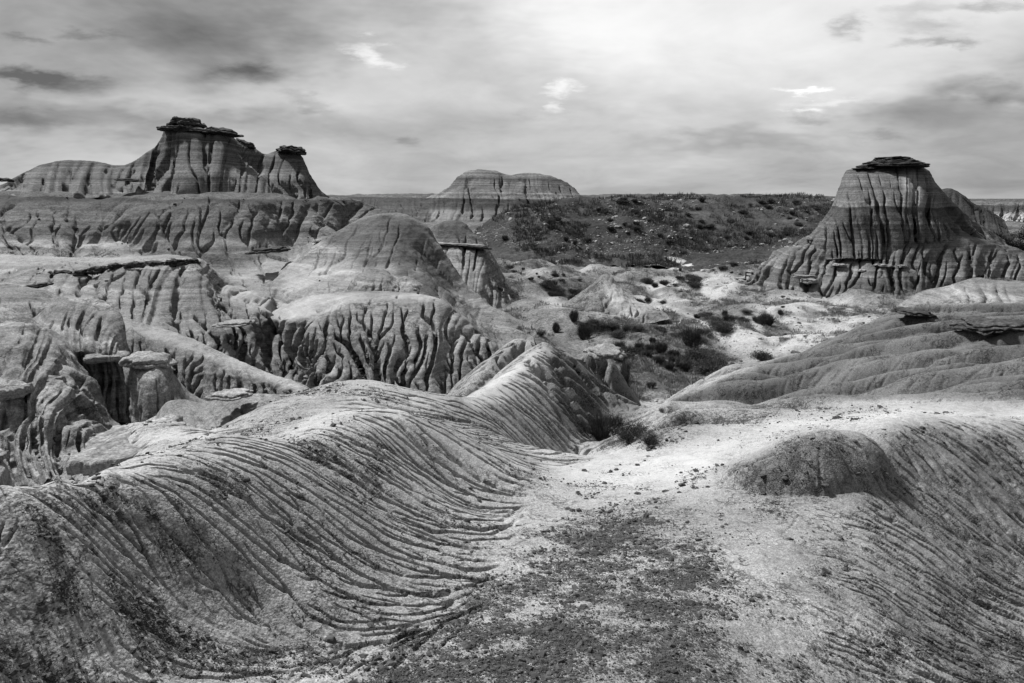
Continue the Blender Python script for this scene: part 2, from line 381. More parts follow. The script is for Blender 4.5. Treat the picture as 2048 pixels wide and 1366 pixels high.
# the pale hump and its twin, a clay ridge running away from the second crest
r1 = ridge(X, Y, [at(930, 803, 10.0), at(985, 775, 11.2), at(1040, 735, 12.7), at(1090, 686, 14.4), at(1110, 697, 14.6)], 1.12, 1.15, .55)
r2 = ridge(X, Y, [at(1096, 686, 14.4), at(1150, 716, 14.4), at(1200, 765, 14.2), at(1280, 812, 13.9)], .95, 1.25, .4)
r3 = ridge(X, Y, [at(1035, 678, 16.6), at(1060, 682, 16.4), at(1120, 720, 16.4)], 1.3, 1.2, .5)
r3b = ridge(X, Y, [at(1040, 679, 16.6), at(985, 715, 15.6), at(930, 782, 14.2)], 1.2, 1.0, .3)
r4 = ridge(X, Y, [at(1090, 690, 14.4), at(1128, 780, 13.3), at(1160, 850, 12.6), at(1190, 886, 11.9)], .95, .95, .25)
r5 = ridge(X, Y, [at(1195, 885, 11.2), at(1240, 868, 11.0), at(1290, 872, 10.6)], .6, .6, .4)
r6 = ridge(X, Y, [at(1270, 830, 13.2), at(1340, 808, 13.0), at(1420, 812, 12.6)], .5, .6, .6)
r7 = ridge(X, Y, [at(1175, 705, 20), at(1215, 715, 20), at(1250, 770, 19)], 2.2, 2.2, .35)
Z = smax(Z, r1, .15)
for r in (r2, r3, r3b, r4): Z = smax(Z, r, .12)
for r in (r5, r6, r7): Z = smax(Z, r, .2)
# long clay slope on the right, spurs running down to the left
for pts, a, b in [([at(1480, 728, 19.4), at(1440, 760, 18.6), at(1415, 800, 17.6)], .8, .8), ([at(1600, 800, 12.6), at(1500, 812, 12.6), at(1400, 820, 12.6)], .5, .5)]:
    Z = smax(Z, ridge(X, Y, pts, a, b, .6), .45)
P = np.stack([X, Y, Z], 2).astype(np.float32)
U, V = to_px(P)
spur = inpoly(U, V, [(1330, 812), (1440, 745), (1590, 695), (1790, 600), (2400, 590), (2400, 780), (1850, 790), (1600, 806)], 14)
cc = X*.5+Y*.87; ll = -X*.87+Y*.5
ph = cc/1.75+.45*gn(ll*.22, cc*.5, s=201)+.18*gn(ll*.8, cc*1.2, s=202)
sp2 = (np.abs(np.sin(np.pi*(cc/.62+.5*gn(ll*.35, cc*1.1, s=205)+.15*gn(ll*1.4, cc*2, s=206)))))**.6
Z = Z+spur*.26*(sp2-1)*np.clip(gn(ll*.3, cc*.6, s=207)+.7, 0, 1)
Z = Z+spur*(1.25*(np.abs(np.sin(np.pi*ph)))**.6-1.2)*(.55+.6*np.clip(gn(ll*.2+4, cc*.4, s=203)+.4, 0, 1))
# the dark dome beside the saddle
rr = np.maximum(np.sqrt(((X-2.68)/.80)**2+((Y-5.90-.12*(X-2.6))/.54)**2+1e-9)+.10*gn(X*2.2, Y*2.2, s=77), 0)
Z = Z+.35*np.clip(1-rr**1.9, 0, 1)**.8
P = np.stack([X, Y, Z], 2).astype(np.float32)
cs = cellsize(P); th = X/Y; lam = np.log(Y)
U, V = to_px(P)
t1 = time.time()
slope = np.hypot(np.gradient(Z, axis=0)/cs, np.gradient(Z, axis=1)/cs)
flat = inpoly(U, V, [(1060, 930), (1170, 905), (1330, 890), (1480, 900), (1470, 990), (1600, 1060), (1660, 1180), (1690, 1366), (1500, 1500), (500, 1500), (820, 1310), (960, 1200), (1010, 1080)], 50)
plate = inpoly(U, V, [(1180, 905), (1330, 830), (1560, 790), (2300, 790), (2300, 835), (1900, 828), (1650, 838), (1500, 880), (1420, 940), (1150, 990)], 18)
Wn = Y                                        # detail follows size: rills get wider with the hill they drain
far = sst(9.5, 13, Y)
g1 = fbm(X*2.2, Y*2.2, 3, 11)*.024+fbm(X*9, Y*9, 2, 21)*.005
g2 = fbm(X*1.1, Y*1.1, 3, 31)*.05+fbm(X*4, Y*4, 2, 41)*.018
guide = (g1*(1-far)+g2*far)*(.12+np.clip(slope, 0, .8)*1.3)
A = rills(P, guide, 1.0, dens=.13, S=int(300*Q), passes=3, carve=.017, seed=3, inertia=.35, A0=6.2-4.9*far)
gl = np.clip(slope*4.0-.35, 0, 1)*(1-flat)*(1-.85*plate)
gl = blur(gl.astype(np.float32), 4)
A2 = blur(A.astype(np.float32), 2.2); A3 = blur(A.astype(np.float32), 7)
dep = (.008+.0068*Y)*(1-far)+.085*far
lowl = inpoly(U, V, [(-200, 1000), (350, 1000), (700, 1100), (900, 1200), (700, 1300), (-200, 1500)], 90); lowr = inpoly(U, V, [(1500, 1050), (1900, 1120), (1950, 1250), (2200, 1250), (2200, 1500), (1400, 1500)], 60)
An = sst(.50+.2*np.maximum(lowl, lowr), 1.0, A)**1.4*(.25+1.0*sst(-.35, .35, fbm(th*6, lam*11, 3, 131))); calm = 1-.78*inpoly(U, V, [(-200, 1080), (420, 1100), (620, 1300), (900, 1400), (-200, 1500)], 60)
calm *= 1-.9*inpoly(U, V, [(1440, 1010), (1460, 930), (1560, 845), (1700, 835), (1770, 900), (1760, 1000), (1650, 1030)], 20)
calm *= 1-.88*spur
calm *= 1-.1*inpoly(U, V, [(920, 800), (1040, 690), (1110, 680), (1290, 800), (1200, 890), (1060, 890)], 20)
disp = -(An*1.95+A2*.22+A3*.45)*gl*dep*calm
disp += fbm(X*1.3, Y*1.3, 4, 51)*.022*(1-.5*flat)+fbm(X*14, Y*14, 3, 61)*.0035
Pn = P+normals(P)*disp[..., None]
crust = np.clip(inpoly(U, V, [(1180, 985), (1290, 985), (1400, 1060), (1480, 1180), (1470, 1320), (1400, 1420), (480, 1460), (720, 1320), (960, 1200), (1060, 1090)], 90)*.60, 0, 1)
for poly, k, s in [([(190, 1240), (250, 1200), (480, 1290), (880, 1370), (300, 1360)], .45, 25), ([(560, 890), (660, 868), (760, 920), (790, 1000), (700, 980)], .52, 30), ([(350, 960), (480, 930), (500, 990), (380, 1020)], .42, 25), ([(-200, 1180), (130, 1150), (230, 1290), (260, 1420), (-200, 1500)], .34, 60), ([(1880, 1180), (2200, 1150), (2200, 1450), (1700, 1420)], .36, 50), ([(170, 1180), (240, 1100), (330, 1200), (380, 1290), (240, 1280)], .45, 30),  # lower-left patch: stained clay, with the frame's corner darkening put into its colour
                   ([(1480, 950), (1560, 870), (1680, 870), (1760, 960), (1640, 1000)], .42, 25), ([(500, 1290), (760, 1270), (960, 1190), (1000, 1220), (800, 1330), (500, 1340)], .5, 18),
                   ([(1330, 820), (1480, 805), (1700, 800), (1650, 825), (1420, 860), (1280, 905), (1260, 900)], .42, 12), ([(1180, 905), (1230, 865), (1300, 840), (1380, 850), (1290, 890)], .5, 10),
                   ([(0, 1010), (300, 960), (420, 1000), (250, 1080), (0, 1100)], .28, 40), ([(1700, 1190), (2100, 1180), (2100, 1400), (1500, 1400)], .30, 40)]:
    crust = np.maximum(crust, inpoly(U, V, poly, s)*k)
crust = np.maximum(crust, .12*(1-far)+.1*far)
ptc = fbm(th*9, lam*9, 5, 71, g=.62)
crust = np.clip(crust+ptc*.34*(crust > .05), 0, 1)
pale = np.clip(inpoly(U, V, [(1060, 900), (1280, 905), (1500, 850), (1800, 806), (2048, 812), (2048, 838), (1640, 850), (1450, 915), (1420, 980), (1190, 985), (1080, 960)], 35)*.66, 0, 1)
for poly, k, s in [([(930, 800), (1000, 745), (1085, 690), (1110, 700), (1060, 790), (960, 820)], .6, 14), ([(300, 900), (560, 870), (760, 760), (900, 800), (800, 850), (600, 900), (150, 960)], .45, 25), ([(700, 850), (800, 835), (1080, 935), (1000, 960)], .4, 20), ([(200, 870), (430, 855), (440, 880), (210, 890)], .5, 8)]:
    pale = np.maximum(pale, inpoly(U, V, poly, s)*k)
print('near ground', X.shape, 'erosion', round(time.time()-t1, 1))
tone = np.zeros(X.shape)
for poly, k, s in [([(1340, 802), (1440, 760), (1590, 705), (1790, 612), (2300, 590), (2300, 800), (1850, 800), (1640, 800)], -.55, 10), ([(1480, 985), (1500, 920), (1590, 868), (1700, 880), (1740, 950), (1650, 1005)], -.35, 22), ([(1100, 700), (1180, 720), (1290, 810), (1200, 890), (1120, 830)], -.48, 14), ([(-100, 1060), (400, 960), (560, 900), (760, 920), (840, 1040), (1000, 1120), (700, 1280), (400, 1320), (-100, 1500)], -.10, 60), ([(1640, 980), (1800, 880), (2300, 900), (2300, 1400), (1900, 1400), (1800, 1150)], -.20, 50)]:  # on the hump's right flank the shade is put into the colour
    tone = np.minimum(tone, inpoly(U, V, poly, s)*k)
M_NEAR = mudstone('near_clay', base=.275, var=.2, band=0, big=.7, crack=12, crack_w=.24, crack_d=.85, pop=70, pop_d=.006, fine=110, stain=.35)
NEAR = (Pn, U, V)
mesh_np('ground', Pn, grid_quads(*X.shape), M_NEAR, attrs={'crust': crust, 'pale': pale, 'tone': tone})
tag(bpy.data.objects['ground'], 'pale rilled clay hills and gravelly saddle in the foreground', kind='structure')
# coarser ground on both sides of it and underfoot
Xs, Ys = warp_grid(-2.2, 2.2, .4, 31, .014)
Zs = near_h(np.clip(Xs/Ys, -1.25, 1.25)*np.maximum(Ys, .8), np.maximum(Ys, .8))-.03*Ys.clip(.3, 3)+fbm(Xs*1.3, Ys*1.3, 4, 51)*.05
Ps = np.stack([Xs, Ys, Zs], 2).astype(np.float32)
zz_ = np.zeros(Xs.shape)
mesh_np('ground', Ps, grid_quads(*Xs.shape, keep=(np.abs(Xs/Ys) > .92) | (Ys < 1.24)), M_NEAR, attrs={'crust': zz_+.15, 'pale': zz_, 'tone': zz_-.1})
tag(bpy.data.objects['ground.001'], 'clay ground continuing on both sides of the foreground', kind='structure')
CO = .42                                   # depth of the big flutes
# ---------------------------------------------------------------- land forms further off
def landform(name, rows, nu, nv, back=None, coarse=(0, 8, .6), fine=.12, ns=1.0, mat=None, label=None, cat=None, kind=None, parent=None,
             crust=None, pale=None, seed=1, ledge=.0, ledge_f=2.0, rough=.05, lump=0., uneven=0., carve=.012, group=None, A0=5.0, S=240, dens=.2, fade=.16, tone=None, den=.62, wl=30):
    P, vc = loft(rows, None, den, back); P = P.astype(np.float32)
    R, C = P.shape[:2]; u, v = np.meshgrid(np.linspace(0, 1, C), np.linspace(0, 1, R))
    nm = normals(P)
    x, y, z = P[..., 0], P[..., 1], P[..., 2]
    cs = float(np.median(cellsize(P)))
    cd, ck, cv_ = coarse
    d = np.zeros((R, C), np.float32)
    if lump: d += fbm(x*ns*.35, y*ns*.35, 3, seed+90, z=z*ns*.35)*lump
    if uneven: d += fbm(x*ns*1.2, z*ns*1.2, 3, seed+70)*uneven
    if cd:
        wv = gn(u*ck*.5, v*2.2*cv_, s=seed)*.8+gn(u*ck*1.3, v*5*cv_, s=seed+1)*.22
        n = gn(u*ck+wv, v*cv_+3.3, s=seed+2); n2 = gn(u*ck*2.4+wv*1.5, v*cv_*1.7, s=seed+3)
        bl = np.minimum(np.abs(n)*2.6, 1)**.6; b2 = np.minimum(np.abs(n2)*2.6, 1)**.6
        am = sst(0, fade, np.abs(v-vc)) * (.25+.75*sst(-.35, .35, gn(u*ck*.22+9, v*1.3, s=seed+7)))
        d += CO*cd*am*((bl-.75)+.4*(b2-.75))
    P1 = P+nm*d[..., None]
    ii, jj = np.meshgrid(np.arange(C), np.arange(R))
    guide = cs*(gn(ii/wl, jj/(wl*2.2), s=seed+5)*5+gn(ii/(wl*.36), jj/(wl*.9), s=seed+9)*1.7+gn(ii/5., jj/9., s=seed+10)*.5)
    A = rills(P1, guide, 1.0, dens=dens, S=int(S*Q), passes=3, carve=carve*cs/.02, seed=seed, inertia=.35, A0=A0)
    A = A*sst(0, fade*.6, np.abs(v-vc)).astype(np.float32)
    An = sst(.48, .97, A).astype(np.float32)
    A2 = blur(A.astype(np.float32), 2.0); A3 = blur(A.astype(np.float32), 5)
    d2 = -(An*2.4+A2*.35+A3*.6)*fine
    if ledge:
        q = gn(z*ledge_f+fbm(x*.15, y*.15, 2, seed+30)*.6, 0*z+.5, s=seed+31)+.5*gn(z*ledge_f*3.1, 0*z+.5+x*.03, s=seed+32)
        d2 += ledge*q
    d2 += fbm(x*ns*3, z*ns*3, 3, seed+40, z=y*ns*3)*rough
    P2 = (P1+normals(P1)*d2[..., None]).astype(np.float32)
    U_, V_ = to_px(P2)
    att = {'crust': np.zeros((R, C)), 'pale': np.zeros((R, C)), 'tone': np.zeros((R, C))}
    for key, L in (('crust', crust), ('pale', pale), ('tone', tone)):
        for e in (L or []):
            if isinstance(e, (int, float)): att[key] = np.maximum(att[key], e+0*u)
            else: att[key] = np.maximum(att[key], inpoly(U_, V_, e[0], e[2])*e[1])
        att[key] = -att[key] if key == 'tone' else np.clip(att[key]*(1+.5*fbm(x*ns*.8, z*ns*.8, 3, seed+50, z=y*ns*.8)), 0, 1)
    off = None
    if parent is not None and parent.type == 'EMPTY': P2 = P2-np.array(parent.location, np.float32)
    o = mesh_np(name, P2, grid_quads(R, C), mat, parent=parent, attrs=att)
    tag(o, label, cat, group, kind)
    return o, P2
def slab(name, px, py, Y, w, h, dpt, mat, parent=None, seed=1, layers=3, tilt=0., label=None, cat=None, group=None, rot=0., yaw=0., top=.6, nseg=72):
    joint = 1. if mat is M_CAP else 0.
    """a bed of hard rock lying as a cap: ragged outline, stacked ledges; w,h in pixels, dpt metres deep"""
    c = np.array(at(px, py, Y)); rx = w/2*Y/F; hz = h*Y/F; ry = dpt/2
    prof = [(0, -.5), (.55, -.5), (.82, -.42)]
    r = np.random.default_rng(seed); zz = -.4
    for k in range(layers):
        a = 1-(k/(layers))*(1-top)+r.uniform(-.05, .05); z0 = -.4+.8*k/layers; z1 = -.4+.8*(k+1)/layers
        prof += [(a-.03, z0+.02), (a, z0+.05), (a+.01, (z0+z1)/2), (a-.02, z1-.05), (a-.07, z1-.01)]
    prof += [(top*.7, .43), (top*.3, .48), (0, .5)]
    th = np.linspace(0, 2*math.pi, nseg, endpoint=False)
    V = []
    for i, (a, z) in enumerate(prof):
        lay = int(np.clip((z+.4)/.8*layers, 0, layers-1))
        nr = 1+.20*gn(np.cos(th)*1.4+lay*7.7+seed, np.sin(th)*1.4, s=seed)+.16*gn(np.cos(th)*3.5+lay*3, np.sin(th)*3.5, s=seed+1)+.09*gn(np.cos(th)*9+i*.25, np.sin(th)*9, s=seed+2)
        nr = nr*(1-.45*joint)+.45*joint*(np.round(nr*9)/9)                       # joints break the edge into blocks
        x = np.cos(th)*a*rx*nr; y = np.sin(th)*a*ry*nr
        zc = z*hz*(1+.35*gn(x/rx*1.3+2, y/ry*1.3, s=seed+6))+.22*hz*gn(x/rx*1.5+5, y/ry*1.5, s=seed+4)+.12*hz*gn(x/rx*5, y/ry*5, s=seed+5)
        V.append(np.stack([x, y, zc], 1))
    V = np.array(V); ca, sa = math.cos(tilt), math.sin(tilt)
    x, z = V[..., 0]*ca-V[..., 2]*sa, V[..., 0]*sa+V[..., 2]*ca; V[..., 0] = x; V[..., 2] = z
    if yaw:
        x, y = V[..., 0]*math.cos(yaw)-V[..., 1]*math.sin(yaw), V[..., 0]*math.sin(yaw)+V[..., 1]*math.cos(yaw); V[..., 0] = x; V[..., 1] = y
    R = len(prof); i = np.arange(R*nseg).reshape(R, nseg); i2 = np.roll(i, -1, 1)
    q = np.stack([i[:-1], i2[:-1], i2[1:], i[1:]], -1).reshape(-1, 4)
    base = c
    if parent is not None: V = V+c-np.array(parent.location); base = None
    o = mesh_np(name, V, q, mat, parent=parent, attrs={'crust': np.zeros(R*nseg), 'pale': np.zeros(R*nseg)}, smooth=True)
    if parent is None: o.location = c
    return tag(o, label, cat, group)
M_BUTTE = mudstone('butte_clay', base=.10, var=.2, band=.38, band_f=.55, big=.08, crack=1.2, crack_w=.02, crack_d=.0, pop=9, pop_d=.04, fine=9, stain=.35)
M_SLOPE = mudstone('banded_slope_clay', base=.15, var=.2, band=.32, band_f=.42, big=.10, crack=1.2, crack_w=.02, crack_d=.0, pop=7, pop_d=.06, fine=8, stain=.5)
M_RAV = mudstone('ravine_clay', base=.21, var=.15, band=.24, band_f=1.0, big=.25, crack=1.6, crack_w=.2, crack_d=.7, pop=22, pop_d=.02, fine=28, stain=.4)
M_MESA = mudstone('mesa_clay', base=.085, var=.25, band=.5, band_f=.13, big=.04, crack=.5, crack_w=.02, crack_d=0, pop=2, pop_d=.15, fine=2.2, stain=.5)
M_DARKHILL = mudstone('shale_hill', base=.04, var=.5, band=.1, band_f=.3, big=.06, crack=.8, crack_w=.03, crack_d=0, pop=2.5, pop_d=.15, fine=3, stain=.5, crust=.03, pale=.25)
M_CAP = mudstone('ironstone', base=.05, var=.4, band=.35, band_f=6, big=1.2, crack=1.5, crack_w=.05, crack_d=.8, pop=9, pop_d=.05, fine=14, stain=.4)
M_PALECAP = mudstone('sandstone_cap', base=.24, var=.2, band=.2, band_f=8, big=1.2, crack=3, crack_w=.03, crack_d=.5, pop=20, pop_d=.02, fine=30, stain=.4)
M_FLOOR = mudstone('valley_clay', base=.15, var=.25, band=0, big=.12, crack=1.5, crack_w=.03, crack_d=.2, pop=5, pop_d=.05, fine=7, stain=.4, crust=.055, pale=.55)
# ---- valley floor, plain and horizon
Dv = []
for px, py, z in [(1300, 800, -9.9), (1200, 850, -9.6), (1400, 760, -10), (1250, 700, -9.6), (1150, 650, -9.3), (1400, 680, -10.2), (1600, 680, -9.8), (1800, 640, -9.5), (2048, 620, -9), (1100, 600, -9.4), (1300, 600, -10.2), (1500, 600, -10.1), (1490, 556, -9.9),
    (1200, 560, -9.8), (1380, 530, -10.4), (1050, 530, -9.2), (1000, 515, -9.5), (1250, 520, -9.8), (1500, 512, -9.6), (1560, 540, -9.3)]: Dv.append(zat(px, py, z))
Dv += [(x, y, z) for x, y, z in [(-40, 30, -10), (0, 28, -10.4), (30, 28, -10), (-60, 80, -9), (-120, 110, -8), (60, 110, -8), (120, 130, -8), (-150, 200, -8), (0, 200, -7), (150, 200, -7), (0, 330, -12), (-250, 350, -13), (250, 350, -12), (-600, 800, -12), (600, 800, -12), (0, 800, -12), (0, 3000, -8), (-2500, 3000, -8), (2500, 3000, -8), (0, 9000, -6), (-8000, 9000, -6), (8000, 9000, -6)]]
fitv = tps_fit(Dv)
X, Y = warp_grid(-1.0, 1.0, 26, 9000, .0032)
Z = tps_eval(fitv, X/Y, np.log(Y))
nr = 1-sst(140, 260, Y)
Z += (fbm(X*.09, Y*.09, 5, 81)*.75+np.abs(gn(X*.16, Y*.12, s=88))*1.3-.4)*nr*sst(30, 45, Y)
Z += fbm(X*.7, Y*.7, 3, 84)*.07*nr
Pv = np.stack([X, Y, Z], 2).astype(np.float32); Uv, Vv = to_px(Pv)
pale = np.zeros(X.shape)
for poly, k, s in [([(1330, 512), (1400, 508), (1480, 515), (1440, 530), (1390, 545), (1340, 540)], 1., 5), ([(1380, 545), (1500, 530), (1490, 570), (1440, 600), (1300, 610), (1260, 590), (1300, 560)], .8, 8),
    ([(1180, 630), (1260, 610), (1400, 605), (1330, 640), (1400, 670), (1480, 700), (1600, 690), (1640, 640), (1700, 600), (1580, 590), (1500, 610), (1500, 650), (1420, 640), (1380, 625), (1240, 640)], .85, 9),
    ([(1380, 640), (1560, 650), (1700, 620), (1760, 640), (1640, 700), (1560, 720), (1440, 700), (1360, 670)], .8, 14), ([(1000, 517), (1110, 522), (1300, 540), (1180, 548), (1060, 545), (1030, 525)], .55, 4),
    ([(1060, 590), (1110, 590), (1150, 620), (1180, 650), (1120, 630)], .8, 6), ([(1240, 790), (1420, 770), (1400, 800), (1300, 830)], .55, 10)]:
    pale = np.maximum(pale, inpoly(Uv, Vv, poly, s*2.2)*k)
pale = .8*pale*sst(-.45, .15, fbm(X*.25, Y*.16, 4, 93))
veg = np.clip(.50+.55*fbm(X*.16, Y*.12, 4, 91), 0, 1)*(1-.8*pale)
veg = np.maximum(veg, .55*sst(115, 150, Y))
mesh_np('valley_floor', Pv, grid_quads(*X.shape), M_FLOOR, attrs={'crust': veg*.75, 'pale': pale})
tag(bpy.data.objects['valley_floor'], 'pale flat valley floor with dark scrub and winding wash', kind='structure')
FLOOR = (Pv, Uv, Vv, pale)
# distant rim of the prairie
o, _ = landform('plateau', [[(-400, 392, 900), (300, 391, 900), (660, 391, 900), (700, 390, 900), (740, 388, 900), (850, 387, 900), (900, 388, 900), (1150, 390, 900), (1200, 389, 900), (1300, 388, 900), (1500, 388, 900), (1600, 391, 900), (1680, 394, 900), (1900, 399.5, 900), (1960, 399.5, 900), (2048, 399.5, 900), (2500, 399.5, 900)],
    [(-400, 400, 820), (600, 400, 820), (1000, 401, 810), (1600, 402, 820), (2500, 404, 830)], [(-400, 425, 640), (700, 425, 640), (1200, 425, 640), (2500, 425, 640)]], 1100, 60, back=(2500, 3), coarse=(6, 120, 1), fine=3, ns=.02, mat=M_MESA, kind='structure', seed=5, ledge=1.5, ledge_f=.25, rough=1, crust=[.55])
tag(o, 'flat dark prairie rim along the horizon')
o, _ = landform('hills', [[(620, 394, 420), (700, 393, 430), (780, 392, 430), (860, 391, 430), (900, 388, 430), (1000, 388, 430)], [(620, 415, 380), (800, 412, 380), (1000, 415, 380)], [(620, 452, 250), (760, 450, 260), (1000, 455, 250)]], 500, 90, back=(80, 14), coarse=(4, 26, 1), fine=1.6, ns=.06, mat=M_MESA, kind='structure', seed=6, ledge=.8, ledge_f=.4, rough=.4, crust=[.5])
tag(o, 'low dark scrub covered badland hills before the horizon')
o, _ = landform('hills', [[(1880, 402, 330), (1960, 404, 330), (2040, 402, 330), (2200, 402, 330)], [(1880, 425, 270), (2020, 420, 270), (2200, 425, 270)], [(1860, 455, 190), (2000, 450, 190), (2200, 455, 190)], [(1860, 500, 130), (2000, 510, 125), (2200, 520, 120)]], 400, 160, back=(80, 14), coarse=(3, 20, 1), fine=1.4, ns=.07, mat=M_MESA, kind='structure', seed=16, ledge=.7, ledge_f=.5, rough=.4, crust=[.45], pale=[([(1900, 425), (2060, 425), (2060, 470), (1960, 470)], .7, 4)])
tag(o, 'dark far badland hills right of the right butte')
# ---- far mesa
o, _ = landform('mesa', [[(850, 396, 335), (890, 379, 333), (912, 357, 331), (934, 344, 330), (958, 341, 330), (990, 343, 330), (1020, 350, 333), (1050, 347, 335), (1090, 350, 335), (1130, 363, 335), (1148, 374, 335), (1160, 392, 332), (1210, 402, 330)],
    [(840, 402, 310), (900, 385, 306), (960, 368, 304), (1020, 375, 306), (1100, 376, 308), (1150, 390, 310), (1220, 405, 310)], [(830, 425, 285), (900, 415, 280), (1000, 412, 276), (1100, 412, 282), (1240, 420, 285)], [(810, 462, 262), (900, 462, 255), (1000, 462, 255), (1100, 462, 258), (1260, 450, 265)]],
    620, 260, back=(45, 16), coarse=(1.6, 16, .8), fine=.7, ns=.07, mat=M_MESA, seed=7, ledge=.5, ledge_f=.6, rough=.25, pale=[([(860, 418), (1060, 416), (1090, 445), (860, 445)], .22, 5)],
    label='distant banded mesa with a rounded double summit on the horizon', cat='mesa')
# ---- boulder hill
o, PB = landform('hill', [[(905, 500, 135), (960, 470, 137), (1000, 440, 142), (1060, 412, 150), (1110, 399, 155), (1165, 395, 158), (1250, 394, 165), (1400, 393, 170), (1560, 396, 172), (1640, 402, 170), (1700, 410, 168), (1950, 420, 165)],
    [(930, 508, 120), (1050, 465, 124), (1200, 448, 127), (1400, 446, 129), (1560, 452, 128), (1700, 462, 126), (1950, 475, 122)], [(925, 522, 110), (1050, 519, 109), (1200, 522, 108), (1350, 520, 108), (1500, 516, 106), (1620, 520, 102), (1950, 535, 96)],
    [(900, 560, 100), (1050, 550, 99), (1350, 550, 98), (1620, 555, 94), (1950, 570, 90)]],
    900, 330, back=(40, 9), coarse=(.0, 16, 1), fine=.03, ns=.15, mat=M_DARKHILL, kind='structure', seed=8, rough=.22, lump=1.6, uneven=.5, crust=[.35], pale=[([(1200, 400), (1640, 405), (1600, 470), (1350, 440)], .16, 20)])
tag(o, 'dark broad hill strewn with pale boulders and scrub')
# ---- left butte
b = empty('butte', at(400, 392, 80), 'tall fluted butte with flat dark caprocks on its ragged summit', 'butte')
o, PL = landform('flank', [[(-120, 390, 92), (-60, 380, 92), (0, 369, 92), (50, 341, 92), (110, 322, 92), (170, 320, 92), (215, 326, 91), (245, 329, 90), (275, 316, 88), (300, 300, 87), (318, 280, 86), (328, 259, 85), (350, 255, 85), (400, 257, 85), (440, 264, 86), (466, 272, 88), (480, 284, 91), (505, 292, 93), (530, 306, 95), (556, 301, 95), (600, 307, 95), (612, 325, 95), (625, 352, 96), (645, 380, 97), (668, 394, 98), (720, 404, 100)],
    [(-120, 394, 87), (0, 376, 86), (110, 345, 86), (170, 345, 86), (250, 352, 84), (300, 335, 82.5), (335, 310, 81), (400, 308, 79.5), (450, 312, 80), (490, 325, 84), (530, 336, 88), (570, 335, 90), (605, 345, 91), (635, 375, 93), (670, 397, 95), (720, 407, 97)],
    [(-120, 398, 82), (0, 390, 79), (110, 380, 78.5), (200, 380, 78), (300, 375, 77), (370, 365, 75), (430, 360, 75), (490, 365, 77), (540, 370, 81), (600, 380, 86), (650, 395, 90), (720, 410, 94)],
    [(-120, 402, 81), (0, 398, 78), (200, 393, 76.5), (370, 390, 74), (440, 390, 74), (520, 393, 76), (600, 400, 84), (660, 404, 88), (720, 414, 93)],
    [(-120, 425, 80), (0, 420, 78), (200, 415, 76.5), (440, 415, 74), (520, 418, 76), (600, 425, 84), (720, 440, 92)]],
    1150, 420, back=(14, 12), coarse=(3.2, 14, .5), fade=.04, fine=.42, ns=.35, mat=M_BUTTE, parent=b, seed=23, ledge=.05, ledge_f=1.1, rough=.05)
for i, (px, py, Y, w, h, dp, l, t, tp) in enumerate([(372, 246, 84.5, 62, 17, 3.6, 2, 0, .7), (362, 258, 84, 84, 9, 4.2, 2, 0, .8), (400, 262, 84, 90, 9, 4, 2, -.06, .75), (442, 264, 84.5, 74, 13, 4, 3, -.05, .6), (490, 287, 91, 40, 10, 3, 2, -.35, .7), (582, 299, 94, 56, 12, 3.6, 3, -.06, .6), (594, 304, 94, 30, 8, 3, 2, -.15, .7)]):
    slab('caprock', px, py, Y, w, h, dp, M_CAP, parent=b, seed=40+i, layers=l, tilt=t, top=tp, label='dark rounded caprock boulder on the highest point' if i == 0 else None)
for i, (px, py, Y, w, h, dp) in enumerate([(258, 360, 76.5, 52, 5, 2), (12, 360, 84, 26, 6, 2)]):
    slab('ledge_rock', px, py, Y, w, h, dp, M_CAP, parent=b, seed=60+i, layers=2, tilt=-.05)
# ---- banded slope under it
o, PS = landform('hill', [[(-200, 385, 86), (0, 386, 83), (200, 384, 79), (400, 384, 76.5), (520, 386, 77), (600, 392, 82), (660, 396, 88), (720, 408, 94), (790, 430, 98)],
    [(-200, 430, 74), (0, 425, 72), (100, 415, 71), (200, 440, 69), (300, 420, 67.5), (420, 416, 67), (520, 430, 69), (620, 425, 77), (700, 422, 87), (790, 445, 93)],
    [(-200, 476, 70), (100, 476, 66), (230, 484, 66.5), (300, 472, 64), (480, 468, 64), (570, 475, 68), (660, 465, 76), (770, 455, 86)],
    [(-200, 512, 66), (200, 510, 61), (400, 525, 58), (520, 540, 56), (620, 520, 60), (700, 500, 66), (800, 490, 76)],
    [(-200, 560, 56), (200, 560, 52), (430, 590, 48), (540, 620, 46), (640, 610, 46), (740, 580, 50), (840, 560, 66)]],
    1150, 520, back=(6, 4), coarse=(1.9, 4.5, .5), fine=.16, ns=.3, mat=M_SLOPE, kind='structure', seed=31, ledge=.10, ledge_f=1.0, rough=.06, lump=.8,
    tone=[([(-200, 378), (720, 378), (740, 402), (500, 404), (-200, 404)], .5, 5), ([(-200, 440), (600, 445), (640, 470), (-200, 468)], .35, 8), ([(-200, 492), (250, 498), (560, 488), (560, 520), (430, 530), (-200, 505)], .3, 6)], crust=[.10, ([(-200, 380), (700, 385), (700, 420), (400, 425), (-200, 425)], .42, 8), ([(640, 460), (740, 440), (760, 480), (620, 500)], .4, 15), ([(0, 490), (240, 495), (240, 515), (0, 520)], .45, 6)],
    pale=[([(-200, 478), (240, 480), (560, 478), (560, 492), (240, 497), (-200, 490)], .3, 5), ([(0, 500), (300, 505), (200, 540), (0, 520)], .45, 8), ([(520, 500), (720, 510), (760, 570), (540, 590), (430, 560)], .3, 20)])
tag(o, 'rounded banded slope below the tall fluted butte')
